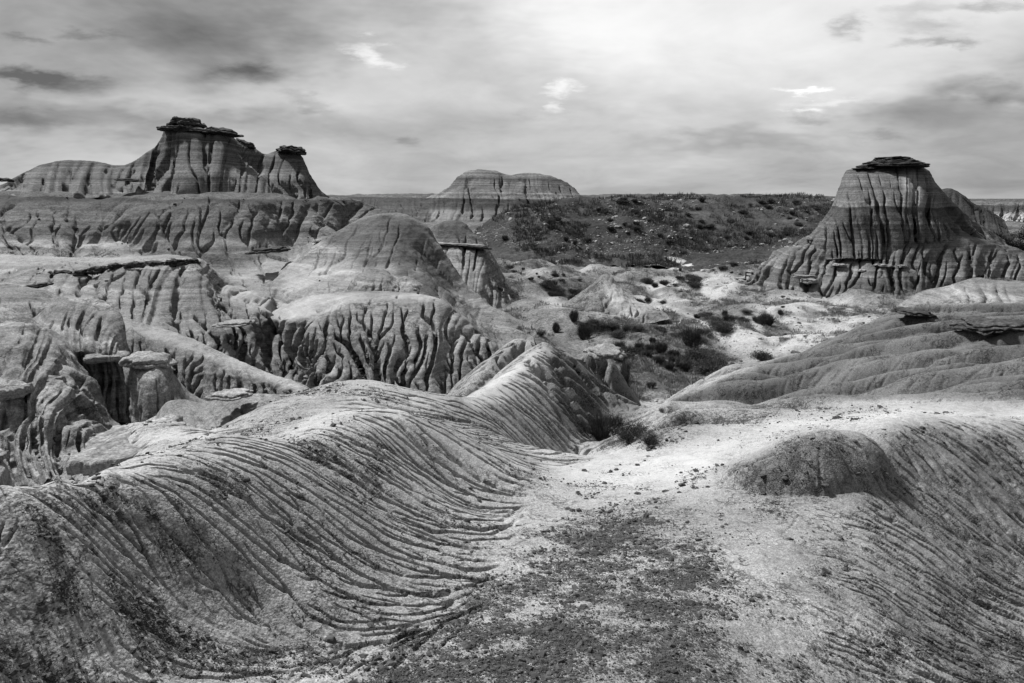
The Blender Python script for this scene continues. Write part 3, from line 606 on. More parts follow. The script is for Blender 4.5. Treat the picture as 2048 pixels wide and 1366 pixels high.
for i, (px, py, Y, w, h, dp, s, lb) in enumerate([(540, 500, 57, 84, 10, 2.6, 71, 'dark long slab lying on the pale slope above the ravine head'), (635, 482, 61, 22, 5, 1.4, 73, 'small pale flat slab left of the dark dome')]):
    slab('rock_slab', px, py, Y, w, h, dp, M_CAP if i == 0 else M_PALECAP, seed=s, layers=2, tilt=.08 if i == 0 else 0, label=lb, cat='rock slab')
# ---- hill with a ledge behind the dome
b = empty('butte', at(930, 560, 68), 'small stepped hill with a thin pale ledge behind the dark dome', 'butte')
landform('flank', [[(820, 480, 80), (850, 466, 77), (872, 450, 75), (892, 443, 75), (925, 444, 75), (945, 462, 74), (975, 492, 73), (990, 520, 72), (1012, 560, 71), (1042, 600, 70), (1095, 640, 68)],
    [(820, 520, 74), (870, 488, 71), (920, 484, 70.5), (960, 494, 70.5), (985, 530, 69), (1010, 575, 67), (1050, 620, 65), (1100, 655, 63)],
    [(820, 600, 62), (900, 590, 60), (950, 620, 57), (1000, 650, 56), (1060, 670, 56), (1120, 672, 57)]], 520, 360, back=(10, 9), coarse=(.75, 12, .9), fine=.2, ns=.45, mat=M_RAV, parent=b, seed=37, tone=[([(850, 430), (960, 430), (1000, 485), (860, 482)], .5, 8)], ledge=.12, ledge_f=.9, rough=.06, crust=[([(860, 440), (950, 440), (985, 485), (870, 480)], .5, 8), ([(980, 600), (1120, 640), (1120, 680), (960, 680)], .3, 12)])
slab('ledge', 922, 489, 70.2, 104, 4, 2.2, M_PALECAP, parent=b, seed=81, layers=2, tilt=-.05, top=.8)
slab('ledge', 950, 494, 69.8, 62, 5, 1.8, M_CAP, parent=b, seed=83, layers=1, tilt=-.08, top=.8)
# ---- dark dome
o, PD = landform('hill', [[(600, 500, 64), (640, 470, 63), (690, 440, 62), (730, 424, 62), (770, 418, 61), (815, 424, 61), (850, 445, 61), (880, 485, 60), (912, 535, 58), (950, 585, 56), (1000, 622, 54), (1060, 645, 53)],
    [(570, 530, 57), (660, 482, 57), (740, 462, 56), (800, 465, 55.5), (845, 500, 55), (880, 550, 53), (920, 600, 51), (980, 645, 49), (1060, 665, 49)],
    [(530, 575, 50), (640, 540, 50), (740, 530, 49.5), (830, 545, 48.5), (880, 590, 46), (940, 640, 44), (1000, 675, 43), (1070, 690, 43)],
    [(520, 605, 45), (640, 595, 43.5), (760, 590, 42), (860, 598, 41.5), (920, 650, 40), (985, 705, 39), (1080, 710, 39)]],
    900, 520, back=(9, 7), coarse=(.22, 7, 1), fine=.06, ns=.4, mat=M_RAV, kind='structure', seed=41, rough=.05, lump=.5, ledge=.04, ledge_f=1.2,
    tone=[([(640, 480), (700, 440), (770, 425), (840, 440), (880, 500), (910, 580), (860, 600), (800, 560), (790, 520), (740, 540), (690, 500)], .5, 10)], crust=[([(640, 470), (700, 435), (770, 425), (840, 440), (880, 500), (910, 580), (860, 590), (790, 560), (760, 500), (690, 500)], .30, 14), ([(900, 600), (1060, 640), (1040, 700), (930, 680)], .3, 15)], pale=[([(560, 520), (680, 520), (760, 580), (560, 590)], .3, 20)])
tag(o, 'dark gravel covered dome with pale lower flanks')
landform('mound', [[(690, 585, 45), (712, 552, 45), (735, 541, 45), (772, 541, 45), (792, 556, 44.5), (812, 552, 44.2), (835, 562, 44), (862, 588, 44)], [(690, 600, 43), (720, 570, 42.4), (770, 566, 42.2), (800, 575, 42.4), (830, 575, 42.4), (866, 600, 42.6)], [(680, 620, 42), (720, 600, 41.4), (780, 598, 41.2), (830, 596, 41.6), (870, 612, 42)]],
    300, 130, back=(3, 2), coarse=(.4, 4, .5), fine=.05, ns=1, mat=M_RAV, seed=93, label='pair of low rounded clay lumps at the foot of the dark dome', cat='mound')
# ---- central fluted cliff
b = empty('cliff', at(760, 760, 31), 'finely fluted grey clay cliff in the middle of the ravine', 'cliff')
o, PC = landform('rock_face', [[(540, 625, 41), (600, 598, 42), (700, 582, 42), (800, 584, 41.5), (880, 598, 40.5), (930, 632, 39), (990, 680, 38), (1050, 718, 37)],
    [(544, 640, 36), (600, 634, 35.4), (655, 625, 35.6), (700, 603, 37.2), (780, 596, 37.8), (850, 599, 37.8), (892, 608, 38), (935, 645, 37), (990, 693, 36.2), (1045, 726, 35.8)],
    [(552, 655, 35.4), (610, 650, 34.4), (660, 650, 34.4), (700, 640, 35), (780, 635, 35.4), (850, 635, 35.6), (900, 650, 35.6), (940, 675, 35.4), (990, 710, 35.3), (1035, 735, 35.2)],
    [(566, 700, 34.2), (640, 705, 32.8), (720, 700, 33), (800, 700, 33), (880, 705, 33.4), (930, 720, 33.6), (975, 735, 34), (1015, 748, 34.5)],
    [(580, 745, 33.2), (640, 760, 31.2), (720, 770, 31), (800, 775, 31), (880, 780, 31.4), (940, 785, 32), (980, 770, 33), (1010, 762, 34)],
    [(580, 800, 32), (720, 830, 29), (880, 835, 29), (1010, 800, 33)]],
    1250, 620, coarse=(.8, 7, 1.1), fine=.17, ns=.9, mat=M_RAV, parent=b, seed=51, rough=.02, ledge=.035, ledge_f=2.2, pale=[([(545, 625), (620, 590), (860, 585), (890, 600), (700, 600), (650, 630), (560, 642)], .35, 8)])
# ---- cliff under the dark ledge
b = empty('cliff', at(300, 700, 31), 'long pale cliff below a broken line of dark capstones', 'cliff')
o, PU = landform('rock_face', [[(-220, 505, 60), (0, 508, 58), (200, 515, 54), (400, 520, 50), (480, 570, 47), (560, 600, 46), (640, 625, 46)],
    [(-220, 560, 41), (0, 553, 41), (70, 545, 41), (130, 541, 41), (190, 548, 40), (270, 532, 40.5), (330, 529, 40.5), (395, 523, 41.5), (425, 546, 42), (455, 572, 42.5), (520, 592, 42.5), (560, 612, 42.5), (620, 640, 43)],
    [(-220, 570, 39.5), (0, 562, 39.5), (130, 556, 39.3), (190, 562, 38.8), (270, 550, 39), (330, 548, 39), (395, 545, 39.5), (430, 565, 40), (470, 600, 39), (530, 622, 38.5), (600, 650, 39)],
    [(-220, 600, 36.5), (0, 590, 36.5), (150, 605, 35.5), (260, 615, 35), (350, 630, 35), (430, 640, 35.5), (490, 640, 36.5), (545, 640, 38), (600, 670, 38)],
    [(-220, 680, 32), (0, 670, 32), (150, 680, 31.5), (260, 690, 31), (380, 705, 32), (470, 710, 33), (535, 720, 34.5), (600, 740, 35)],
    [(-220, 740, 29), (150, 740, 29), (300, 770, 29), (500, 780, 31), (600, 790, 33)]],
    1250, 620, coarse=(1.1, 10, .8), fine=.19, ns=.8, mat=M_RAV, parent=b, seed=61, rough=.03, ledge=.06, ledge_f=1.5, crust=[([(0, 510), (240, 515), (400, 520), (390, 530), (240, 528), (60, 540)], .35, 6)], pale=[([(0, 500), (300, 510), (250, 525), (0, 530)], .3, 8), ([(430, 560), (600, 600), (560, 640), (480, 620)], .35, 12)])
for i, (px, py, Y, w, h, dp, t) in enumerate([(90, 549, 40.5, 34, 11, .9, .1), (126, 547, 40.4, 36, 12, .9, -.1), (162, 545, 40.1, 30, 11, .9, .16), (195, 540, 40.1, 36, 14, 1.1, .06), (232, 533, 40.2, 32, 12, 1., -.08), (268, 531, 40.2, 40, 13, 1.1, .1), (310, 528, 40.4, 42, 12, 1.1, -.05), (350, 526, 40.6, 38, 13, 1.1, .08), (384, 523, 41.0, 26, 11, .9, .0), (280, 538, 39.8, 46, 4, .8, 0)]):
    slab('capstone', px, py, Y, w, h, dp, M_CAP if i < 9 else M_PALECAP, parent=b, seed=100+i, layers=2 if i % 2 else 3, tilt=t, top=.75)
slab('rock_slab', 70, 572, 36, 62, 8, 1.2, M_CAP, seed=120, layers=2, tilt=.15, label='small dark broken slab under the left end of the long capstones', cat='rock slab')
for i, (px, py, Y, w, h, dp) in enumerate([(470, 646, 34.2, 80, 8, 1.6)]):
    slab('rock_slab', px, py, Y, w, h, dp, M_PALECAP, seed=125+i, layers=2, tilt=.06, label='pale brim of hard clay overhanging the dark ravine head', cat='rock slab')
# ---- ridge across the ravine
landform('ridge', [[(-160, 560, 35), (0, 566, 34), (80, 580, 33.5), (150, 602, 32.5), (230, 628, 31), (300, 650, 30), (380, 676, 29), (460, 712, 27.8), (540, 748, 26), (600, 768, 24.8), (650, 800, 24)],
    [(-160, 580, 33), (0, 590, 32), (80, 606, 31.6), (150, 628, 30.6), (230, 652, 29.2), (300, 672, 28.4), (380, 697, 27.6), (460, 730, 26.4), (540, 765, 25), (600, 785, 24), (650, 815, 23.4)],
    [(-160, 660, 29.5), (0, 660, 29), (100, 690, 28.2), (200, 720, 27.2), (300, 745, 26.4), (400, 765, 25.8), (500, 790, 24.8), (600, 806, 23.5), (650, 830, 23)],
    [(-160, 740, 27), (0, 760, 26), (100, 790, 25.5), (200, 830, 25), (300, 860, 24.5), (400, 880, 24), (500, 880, 23.5), (650, 870, 22)]],
    1100, 560, back=(4, 5), coarse=(.9, 8, .9), fine=.15, ns=1.0, mat=M_RAV, seed=131, rough=.03, ledge=.04, ledge_f=1.8, label='long smooth clay ridge slanting down across the ravine to the right', cat='ridge', pale=[([(230, 628), (380, 674), (600, 768), (600, 785), (380, 700), (220, 650)], .28, 8)])
# ---- brimmed spur and its cave
b = empty('spur', at(200, 760, 23.5), 'clay spur with a flaring brim above a black hollow', 'spur')
landform('rock_face', [[(60, 640, 29.5), (110, 606, 29), (170, 596, 28.5), (225, 612, 27.6), (246, 640, 26.8), (254, 690, 26), (262, 716, 25.6)],
    [(50, 690, 27), (100, 650, 27), (160, 632, 27), (205, 645, 26), (228, 670, 25.4), (240, 700, 25), (250, 720, 24.8)],
    [(60, 735, 25), (110, 715, 24.8), (160, 705, 24.6), (200, 712, 24.2), (235, 716, 24.2), (256, 724, 24.4)],
    [(70, 770, 25), (130, 760, 25), (190, 740, 25.2), (240, 745, 25.4), (262, 750, 25.6)],
    [(60, 870, 24), (130, 860, 24), (200, 850, 24.6), (262, 850, 25)]], 420, 420, back=(3, 5), coarse=(.7, 6, .8), fine=.11, ns=1.2, mat=M_RAV, parent=b, seed=141, rough=.02, ledge=.02, ledge_f=2)
slab('brim', 210, 714, 24.3, 84, 14, 1.2, M_PALECAP, parent=b, seed=143, layers=1, tilt=.04, top=.85)
# ---- capped pillar
b = empty('hoodoo', at(300, 860, 20), 'stout clay pillar under a pale wavy caprock beside the black hollow', 'hoodoo')
landform('pillar', [[(246, 735, 22), (258, 722, 21.8), (290, 716, 21.6), (330, 722, 21.6), (352, 755, 21.8), (380, 785, 22), (440, 812, 22), (540, 830, 22.4), (620, 850, 22)],
    [(250, 780, 21), (275, 760, 20.3), (310, 755, 20.2), (345, 780, 20.5), (390, 815, 20.8), (450, 835, 21), (540, 850, 21.4), (620, 865, 21)],
    [(252, 850, 20.2), (275, 850, 19.4), (310, 850, 19.2), (350, 860, 19.4), (410, 865, 19.8), (480, 868, 20.2), (560, 870, 20.6), (620, 880, 20)],
    [(250, 930, 19), (310, 930, 18), (420, 930, 18.4), (620, 930, 19)]], 520, 420, back=(2.5, 4), coarse=(.4, 7, .8), fine=.07, ns=1.4, mat=M_RAV, parent=b, seed=151, rough=.02, ledge=.015)
slab('caprock', 294, 720, 21.3, 92, 20, 1.5, M_PALECAP, parent=b, seed=153, layers=2, tilt=-.06, top=.8, label='pale wavy caprock of layered sandstone')
# ---- near left spur
b = empty('spur', at(90, 890, 16), 'broad clay buttress with thick pale ledges at the left edge', 'spur')
landform('rock_face', [[(-220, 590, 27), (-60, 600, 26), (0, 612, 25.5), (70, 640, 24.6), (120, 676, 23.5), (165, 722, 22.3), (200, 775, 21.2), (235, 830, 20.2), (260, 880, 19.4)],
    [(-220, 690, 21), (-60, 680, 21), (0, 690, 20.6), (60, 706, 20), (110, 740, 19.4), (140, 780, 19), (175, 820, 18.6), (210, 855, 18.2), (250, 900, 18)],
    [(-220, 790, 18.4), (-60, 780, 18), (0, 782, 17.6), (50, 780, 17.4), (90, 800, 17.2), (130, 840, 17), (175, 870, 17), (220, 900, 17)],
    [(-220, 880, 16.4), (-60, 880, 16), (0, 885, 15.8), (60, 885, 15.8), (110, 895, 15.8), (160, 905, 16), (220, 925, 16.2)], [(-220, 960, 14), (0, 960, 14), (120, 960, 14), (240, 960, 14.5)]],
    620, 560, back=(3, 6), coarse=(.9, 7, .9), fine=.10, ns=1.5, mat=M_RAV, parent=b, seed=161, rough=.02, ledge=.02, lump=.3)
for i, (px, py, Y, w, h, dp, t) in enumerate([(20, 782, 17.3, 70, 24, 1.0, 0), (92, 764, 18.6, 60, 18, .9, .05)]):
    slab('ledge', px, py, Y, w, h, dp, M_PALECAP, parent=b, seed=170+i, layers=1, tilt=t, top=.85)
# ---- low smooth mounds in front of the ravine
landform('mound', [[(285, 880, 14.5), (310, 835, 15), (335, 806, 15.2), (365, 800, 15.2), (405, 808, 15.2), (445, 796, 15.2), (500, 789, 15), (560, 790, 14.5), (640, 790, 14)], [(285, 895, 13.6), (330, 850, 13.8), (420, 845, 13.8), (520, 835, 13.6), (640, 820, 13)], [(280, 920, 12.5), (400, 900, 12.4), (640, 890, 12)]],
    420, 200, back=(2.5, 2.5), coarse=(.25, 6, .8), fine=.03, ns=1.5, mat=M_RAV, seed=181, rough=.012, label='smooth grey clay mound between the capped pillar and the near ridge', cat='mound')
slab('rock_slab', 462, 788, 14.2, 90, 10, .8, M_PALECAP, seed=185, layers=2, tilt=.03, label='thin pale slab resting on the smooth mound by the pillar', cat='rock slab')
# ---- shelf and the tiny hoodoo near the left edge
slab('rock_shelf', 262, 888, 5.3, 170, 34, 1.1, M_PALECAP, seed=191, layers=1, tilt=.04, top=.8, label='thick pale shelf overhanging a dark undercut at the near ridge', cat='rock shelf')
b = empty('hoodoo', at(0, 960, 6.4), 'small striped clay cone with a pale cap at the left edge', 'hoodoo')
landform('pillar', [[(-45, 925, 6.6), (-20, 915, 6.6), (0, 912, 6.6), (12, 925, 6.6), (22, 950, 6.6), (60, 990, 6.6)], [(-60, 960, 6.3), (-20, 940, 6.2), (5, 938, 6.2), (20, 960, 6.3), (60, 1000, 6.4)], [(-80, 1040, 5.8), (0, 1030, 5.8), (60, 1040, 5.9)]], 200, 160, back=(.5, .8), coarse=(.05, 8, .5), fine=.015, ns=4, mat=M_RAV, parent=b, seed=195, rough=.004)
slab('caprock', -12, 912, 6.4, 50, 14, .25, M_PALECAP, parent=b, seed=197, layers=1, top=.8)
# ---- right butte
b = empty('butte', at(1780, 560, 66), 'flat topped conical butte with a dark cap and fluted apron', 'butte')
landform('tower', [[(1610, 490, 90), (1630, 460, 89), (1652, 428, 88), (1672, 388, 87.5), (1687, 350, 87), (1691, 344, 87), (1716, 336, 87), (1745, 331, 87), (1800, 328, 87), (1846, 334, 87), (1857, 341, 87), (1868, 357, 87.5), (1890, 386, 88), (1916, 412, 89), (1945, 438, 90), (1975, 458, 91), (2010, 480, 92)],
    [(1600, 485, 84), (1640, 445, 83), (1668, 410, 82), (1700, 372, 81.5), (1760, 362, 81), (1815, 362, 81), (1860, 375, 82), (1895, 402, 83.5), (1930, 435, 86), (1970, 462, 88), (2015, 488, 90)],
    [(1590, 488, 81), (1640, 455, 78), (1700, 432, 76.5), (1780, 428, 76), (1850, 430, 77), (1910, 445, 79.5), (1965, 470, 83), (2020, 492, 87)],
    [(1590, 500, 80), (1640, 478, 76.2), (1720, 476, 75), (1800, 476, 74.6), (1880, 478, 75.4), (1960, 488, 79), (2030, 505, 85)],
    [(1590, 530, 79), (1640, 520, 75), (1800, 520, 73.5), (1960, 525, 79), (2030, 540, 84)]],
    900, 420, back=(12, 12), coarse=(1.2, 11, .45), fade=.09, wl=17, fine=.36, ns=.4, mat=M_BUTTE, parent=b, seed=211, ledge=.07, ledge_f=1.2, rough=.05,
    crust=[([(1640, 430), (1900, 425), (1960, 445), (1900, 465), (1640, 470)], .34, 24), .06], pale=[([(1798, 330), (1822, 330), (1850, 390), (1870, 430), (1815, 415)], .22, 6)])
landform('apron', [[(1545, 500, 86), (1600, 486, 83), (1650, 476, 79), (1800, 474, 77), (1900, 476, 78), (1980, 485, 80), (2048, 497, 82), (2200, 540, 84)],
    [(1530, 520, 83.5), (1580, 500, 79.5), (1640, 497, 76), (1750, 500, 74.5), (1850, 502, 74.3), (1950, 507, 75.5), (2048, 522, 77), (2200, 560, 79)],
    [(1508, 545, 81.5), (1560, 535, 77), (1640, 535, 73.5), (1750, 540, 71.5), (1850, 545, 71), (1950, 550, 71.5), (2048, 560, 73), (2200, 580, 75)],
    [(1494, 568, 80), (1550, 582, 74.5), (1640, 588, 70.5), (1720, 597, 68), (1800, 602, 67), (1900, 598, 67.5), (2048, 600, 68), (2200, 612, 70)],
    [(1480, 600, 76), (1560, 625, 70), (1640, 645, 66), (1800, 655, 62), (2048, 655, 62), (2200, 660, 64)]],
    1250, 520, back=(6, 4), coarse=(1.1, 12, .8), wl=19, fine=.32, ns=.4, mat=M_BUTTE, parent=b, seed=221, ledge=.12, ledge_f=1.3, rough=.05, lump=.5, pale=[([(1560, 590), (1700, 540), (1760, 500), (1700, 560), (1640, 580)], .25, 8), .05])
for i, (px, py, Y, w, h, dp, l, tp) in enumerate([(1784, 331, 86.0, 118, 7, 8, 2, .85), (1786, 326, 86.3, 100, 8, 6.8, 3, .8), (1787, 321, 86.6, 80, 7, 5.4, 3, .8), (1784, 317, 86.6, 62, 5, 4.4, 2, .85), (1728, 337, 85.4, 40, 4, 2.6, 2, .85)]):
    slab('caprock', px, py, Y, w, h, dp, M_CAP, parent=b, seed=230+i, layers=l, top=tp)
for i, (px, py, Y, w, h, dp, m, t) in enumerate([(1650, 478, 78.4, 64, 5, 1.8, 1, .0), (1708, 478, 77, 62, 5, 1.6, 1, -.04), (1685, 476, 77.6, 40, 4, 1.5, 0, 0), (1562, 518, 79.3, 20, 4, 1.4, 0, -.1), (1680, 530, 73.0, 28, 5, 1.2, 0, -.05), (1725, 541, 71.7, 14, 5, 1.0, 0, 0), (1768, 531, 72.2, 40, 5, 1.3, 0, -.05), (1610, 553, 73.4, 46, 6, 1.5, 0, -.03), (1618, 562, 72.3, 34, 9, 1.3, 0, 0), (1802, 532, 72.0, 22, 5, 1.0, 0, 0)]):
    slab('ledge', px, py, Y, w, h, dp, M_CAP if m else M_PALECAP, parent=b, seed=240+i, layers=2, tilt=t, top=.8)
landform('hill', [[(1860, 385, 150), (1900, 377, 150), (1925, 388, 150), (1945, 404, 150), (1970, 415, 150), (2010, 440, 148)], [(1860, 420, 135), (1940, 430, 130), (2020, 460, 125)], [(1860, 480, 110), (1950, 490, 108), (2040, 500, 105)]], 260, 160, back=(20, 10), coarse=(1, 8, .8), fine=.5, ns=.2, mat=M_DARKHILL, kind='structure', seed=261, rough=.1, label='dark shoulder hill behind the right butte', crust=[.4])
landform('mound', [[(1770, 640, 45), (1800, 608, 45), (1840, 584, 45), (1900, 570, 45), (1950, 556, 45), (1990, 560, 44), (2060, 566, 43.5), (2200, 560, 43)], [(1770, 660, 41), (1850, 612, 41), (1950, 590, 40), (2060, 596, 39.5), (2200, 600, 39)], [(1760, 690, 36), (1900, 660, 34), (2200, 660, 34)]],
    620, 260, back=(6, 4), coarse=(.7, 7, .7), fine=.11, ns=.7, mat=M_RAV, seed=271, rough=.03, label='pale rounded clay mounds at the foot of the right butte', cat='mound')
slab('rock_slab', 1990, 650, float(on(NEAR, 1990, 656)[1])+.3, 130, 24, 1.6, M_CAP, seed=281, layers=3, tilt=.02, top=.75, label='big dark layered slab on the right clay slope', cat='rock slab')
slab('rock_slab', 1825, 624, float(on(NEAR, 1825, 630)[1]), 70, 10, 1.2, M_CAP, seed=283, layers=2, tilt=-.08, top=.75, label='thin dark slab on the crest of the right clay slope', cat='rock slab')
slab('rock_slab', 1210, 703, 19.2, 80, 16, 1.6, M_PALECAP, seed=285, layers=2, tilt=-.02, top=.75, label='pale flat cap on the stump behind the twin humps', cat='rock slab')
# ---- valley knoll
landform('mound', [[(1100, 630, 64), (1145, 600, 66), (1180, 576, 66), (1212, 552, 66), (1230, 566, 65), (1262, 594, 64), (1305, 618, 62)], [(1090, 640, 60), (1160, 612, 61), (1210, 590, 61.5), (1260, 606, 60.5), (1330, 625, 60)], [(1090, 665, 56), (1180, 660, 56), (1260, 650, 56.5), (1340, 640, 57)]],
    420, 200, back=(6, 3), coarse=(.15, 9, .8), fine=.08, ns=.6, mat=M_FLOOR, seed=291, rough=.08, lump=.4, label='small pointed knoll with a worn pale side on the valley floor', cat='mound', crust=[([(1080, 650), (1200, 550), (1215, 600), (1190, 660)], .5, 12)], pale=[([(1215, 555), (1330, 610), (1250, 640), (1210, 600)], .5, 10)])
# ---------------------------------------------------------------- plants, stones, small things
def plain(name, base, var=.4, sc=20, rough=.9, bump=.02):
    m, N = new_mat(name); pos = N.new('ShaderNodeNewGeometry').outputs['Position']
    n = N.noise(pos, sc, 4, .65)
    return finish(m, N, N.math('MULTIPLY', base, N.rng(n, .3, .7, 1-var, 1+var)), n, rough, bump, .6, .15)
M_LEAF = plain('sage_leaf', .055, .6, 6); M_TWIG = plain('dry_twig', .10, .4, 30); M_GRASS = plain('dry_grass', .17, .6, 1.5)
M_STONE = plain('dark_pebble', .045, .6, 25); M_BOULDER = plain('pale_boulder', .22, .35, 3, bump=.08); M_WOOD = plain('weathered_timber', .04, .4, 20)
M_SHALE = plain('dark_stone', .05, .5, 12)
def blades(n, rad, hgt, wid, seed, spread=.8, lean=.0, base_r=.35, nseg=2):
    """many thin tapering leaves rising from a base"""
    r = np.random.default_rng(seed)
    a = r.uniform(0, 2*np.pi, n); br = rad*base_r*np.sqrt(r.uniform(0, 1, n))
    el = r.uniform(.15, 1, n)**.7*math.pi/2; aa = a+r.normal(0, .5, n)
    cl = gn(np.cos(a)*1.6+seed, np.sin(a)*1.6, s=seed)*.35+1
    L = r.uniform(.45, 1.05, n)*cl
    dx = np.cos(aa)*np.cos(el)*rad*spread*1.15; dy = np.sin(aa)*np.cos(el)*rad*spread*1.15; dz = np.sin(el)*hgt
    b0 = np.stack([np.cos(a)*br, np.sin(a)*br, r.uniform(-.04, .25, n)*hgt*.6], 1); d = np.stack([dx+lean*rad, dy, dz], 1)*L[:, None]
    s = np.cross(d, r.normal(size=(n, 3))); s /= np.linalg.norm(s, axis=1)[:, None]+1e-9; w = (wid*r.uniform(.5, 1.3, n))[:, None]
    mid = b0+d*.55+r.normal(0, .06*rad, (n, 3)); tip = b0+d+np.array([0, 0, -.12*hgt])*r.uniform(0, 1, n)[:, None]
    V = np.stack([b0-s*w*.5, b0+s*w*.5, mid+s*w, mid-s*w, tip], 1).reshape(-1, 3)
    k = np.arange(n)[:, None]*5
    return V, np.concatenate([k+[0, 1, 2, 3]]), np.concatenate([k+[3, 2, 4]])
def leaves(n, rad, hgt, size, seed):
    """leaf clusters spread through a lumpy crown"""
    r = np.random.default_rng(seed); nc = 16
    c = r.normal(size=(nc, 3))*[.5, .5, .3]; c[:, 2] = np.abs(c[:, 2])+.35; c *= [rad, rad, hgt]
    k = r.integers(0, nc, n); p = c[k]+r.normal(size=(n, 3))*[rad*.22, rad*.22, hgt*.16]; p[:, 2] = np.abs(p[:, 2])
    d = r.normal(size=(n, 3)); d[:, 2] = np.abs(d[:, 2])+.4; d /= np.linalg.norm(d, axis=1)[:, None]
    s = np.cross(d, r.normal(size=(n, 3))); s /= np.linalg.norm(s, axis=1)[:, None]; sz = size*r.uniform(.5, 1.4, n)[:, None]
    V = np.stack([p-s*sz*.3, p+s*sz*.3, p+d*sz*1.6], 1).reshape(-1, 3)
    return V, np.arange(n*3).reshape(-1, 3)
def bush_parts(kind, seed):
    """a unit bush, one metre across: leaves and woody stems"""
    V, q, t = blades(1100 if kind == 'spiky' else 500, .5, .85 if kind == 'spiky' else .55, .009, seed, base_r=.5)
    V2, t2 = leaves(2600 if kind != 'spiky' else 1300, .5, .62, .035, seed+1); t2 = t2+len(V)
    me = mesh_np('foliage', np.concatenate([V, V2]), q, M_LEAF, tris=np.concatenate([t, t2]), smooth=False)
    r = np.random.default_rng(seed+5); VV = []; QQ = []
    for k in range(9):
        a = r.uniform(0, 6.28); d = np.array([math.cos(a)*r.uniform(.1, .5), math.sin(a)*r.uniform(.1, .5), r.uniform(.35, .8)]); b0 = np.array([math.cos(a)*.05, math.sin(a)*.05, -.05])
        for j, f in enumerate((0, .5, 1)):
            p = b0+d*f*.8+r.normal(0, .02, 3); w = .018*(1-.75*f)
            for e in range(4): VV.append(p+w*np.array([math.cos(e*1.57), math.sin(e*1.57), 0]))
        o = k*12
        for j in range(2):
            for e in range(4): QQ.append([o+j*4+e, o+j*4+(e+1) % 4, o+j*4+4+(e+1) % 4, o+j*4+4+e])
    st = mesh_np('stem', np.array(VV), np.array(QQ), M_TWIG)
    f_me, s_me = me.data, st.data
    bpy.data.objects.remove(me); bpy.data.objects.remove(st)
    return f_me, s_me
BUSH = [bush_parts(k, 300+10*i) for i, k in enumerate(['spiky', 'low', 'spiky', 'low'])]
def bush(surf, px, py, wpx, hpx, var, label, group, cat='shrub'):
    p = on(surf, px, py); w = wpx*p[1]/F; h = hpx*p[1]/F
    e = empty('shrub', p, label, cat, group); e.rotation_euler = (0, 0, random.uniform(0, 6.28)); e.scale = (w, w, h/.75)
    for nm, me in zip(('foliage', 'stem'), BUSH[var]):
        o = bpy.data.objects.new(nm, me); o.parent = e; link(o)
    return e
FL = FLOOR
G1 = 'shrubs scattered over the valley floor'
for px, py, w, h, v, lb in [(1382, 696, 46, 46, 0, 'tall spiky dark bush at the bend of the pale wash'), (1444, 664, 46, 26, 1, 'rounded black bush right of the pale wash'), (1534, 648, 38, 26, 2, 'dark leaning bush nearest the fluted apron of the right butte'),
    (1168, 676, 36, 34, 0, 'feathery dark bush just behind the twin humps'), (1112, 662, 18, 22, 2, 'small upright bush left of the feathery bush'), (1147, 641, 22, 24, 0, 'spiky bush at the foot of the pointed knoll'), (1082, 668, 20, 12, 1, 'low dark bush farthest left on the bare flat'),
    (1526, 718, 46, 24, 1, 'low wide bush beside the right clay slope'), (1245, 790, 34, 62, 2, 'tall black bush against the right foot of the twin humps'), (1252, 760, 24, 40, 0, 'upper dark bush against the right foot of the twin humps'),
    (1300, 772, 22, 16, 1, 'little dark bush alone in the gravelly wash'), (1390, 572, 30, 14, 1, 'dark bush in the middle of the far pale flat'), (1408, 740, 40, 30, 3, 'dense bush at the lower end of the scrub bank'),
    (1425, 716, 40, 24, 3, 'shaggy bush on the right end of the scrub bank')]:
    bush(FL, px, py, w, h, v, lb, None)
r_ = random.Random(4)
for poly, n, hs in [([(1230, 700), (1300, 690), (1440, 725), (1430, 748), (1300, 735), (1240, 720)], 24, (9, 24)), ([(1200, 640), (1420, 660), (1400, 690), (1240, 680)], 16, (6, 16)), ([(1230, 590), (1330, 600), (1340, 612), (1230, 606)], 8, (5, 10)), ([(1070, 560), (1190, 590), (1160, 600), (1080, 590)], 12, (5, 13)), ([(1290, 560), (1400, 552), (1420, 566), (1300, 575)], 12, (4, 10)), ([(1010, 530), (1120, 545), (1180, 560), (1060, 560)], 14, (3, 7)), ([(1340, 535), (1480, 525), (1490, 532), (1350, 546)], 12, (3, 7)), ([(1380, 630), (1560, 615), (1580, 635), (1440, 655)], 16, (6, 15)), ([(1180, 640), (1240, 655), (1230, 670), (1170, 650)], 8, (7, 15))]:
    xs = [q[0] for q in poly]; ys = [q[1] for q in poly]; k = 0
    while k < n:
        px, py = r_.uniform(min(xs), max(xs)), r_.uniform(min(ys), max(ys))
        if inpoly(np.array([px]), np.array([py]), poly, .01)[0] < .5: continue
        h = r_.uniform(*hs); bush(FL, px, py, h*r_.uniform(1.2, 3.4), h, r_.randrange(4), 'small dark sagebrush clump on the valley floor', G1); k += 1
for px, py, w, h, v, lb in [(1202, 872, 56, 52, 0, 'black bush wedged at the front foot of the twin humps'), (1262, 878, 74, 44, 1, 'broad black bush in the gully before the pale saddle'), (1300, 884, 40, 30, 3, 'small black bush at the lip of the pale saddle'), (1228, 858, 44, 36, 2, 'shadowed bush between the two black bushes of the gully')]:
    bush(NEAR, px, py, w, h, v, lb, None)
for px, py, w, h, v, lb in [(150, 890, 60, 26, 1, 'scruffy bush on the ravine floor under the left buttress'), (190, 902, 46, 18, 3, 'low dry bush beside the undercut pale shelf')]:
    bush(NEAR, px, py, w, h, v, lb, None)
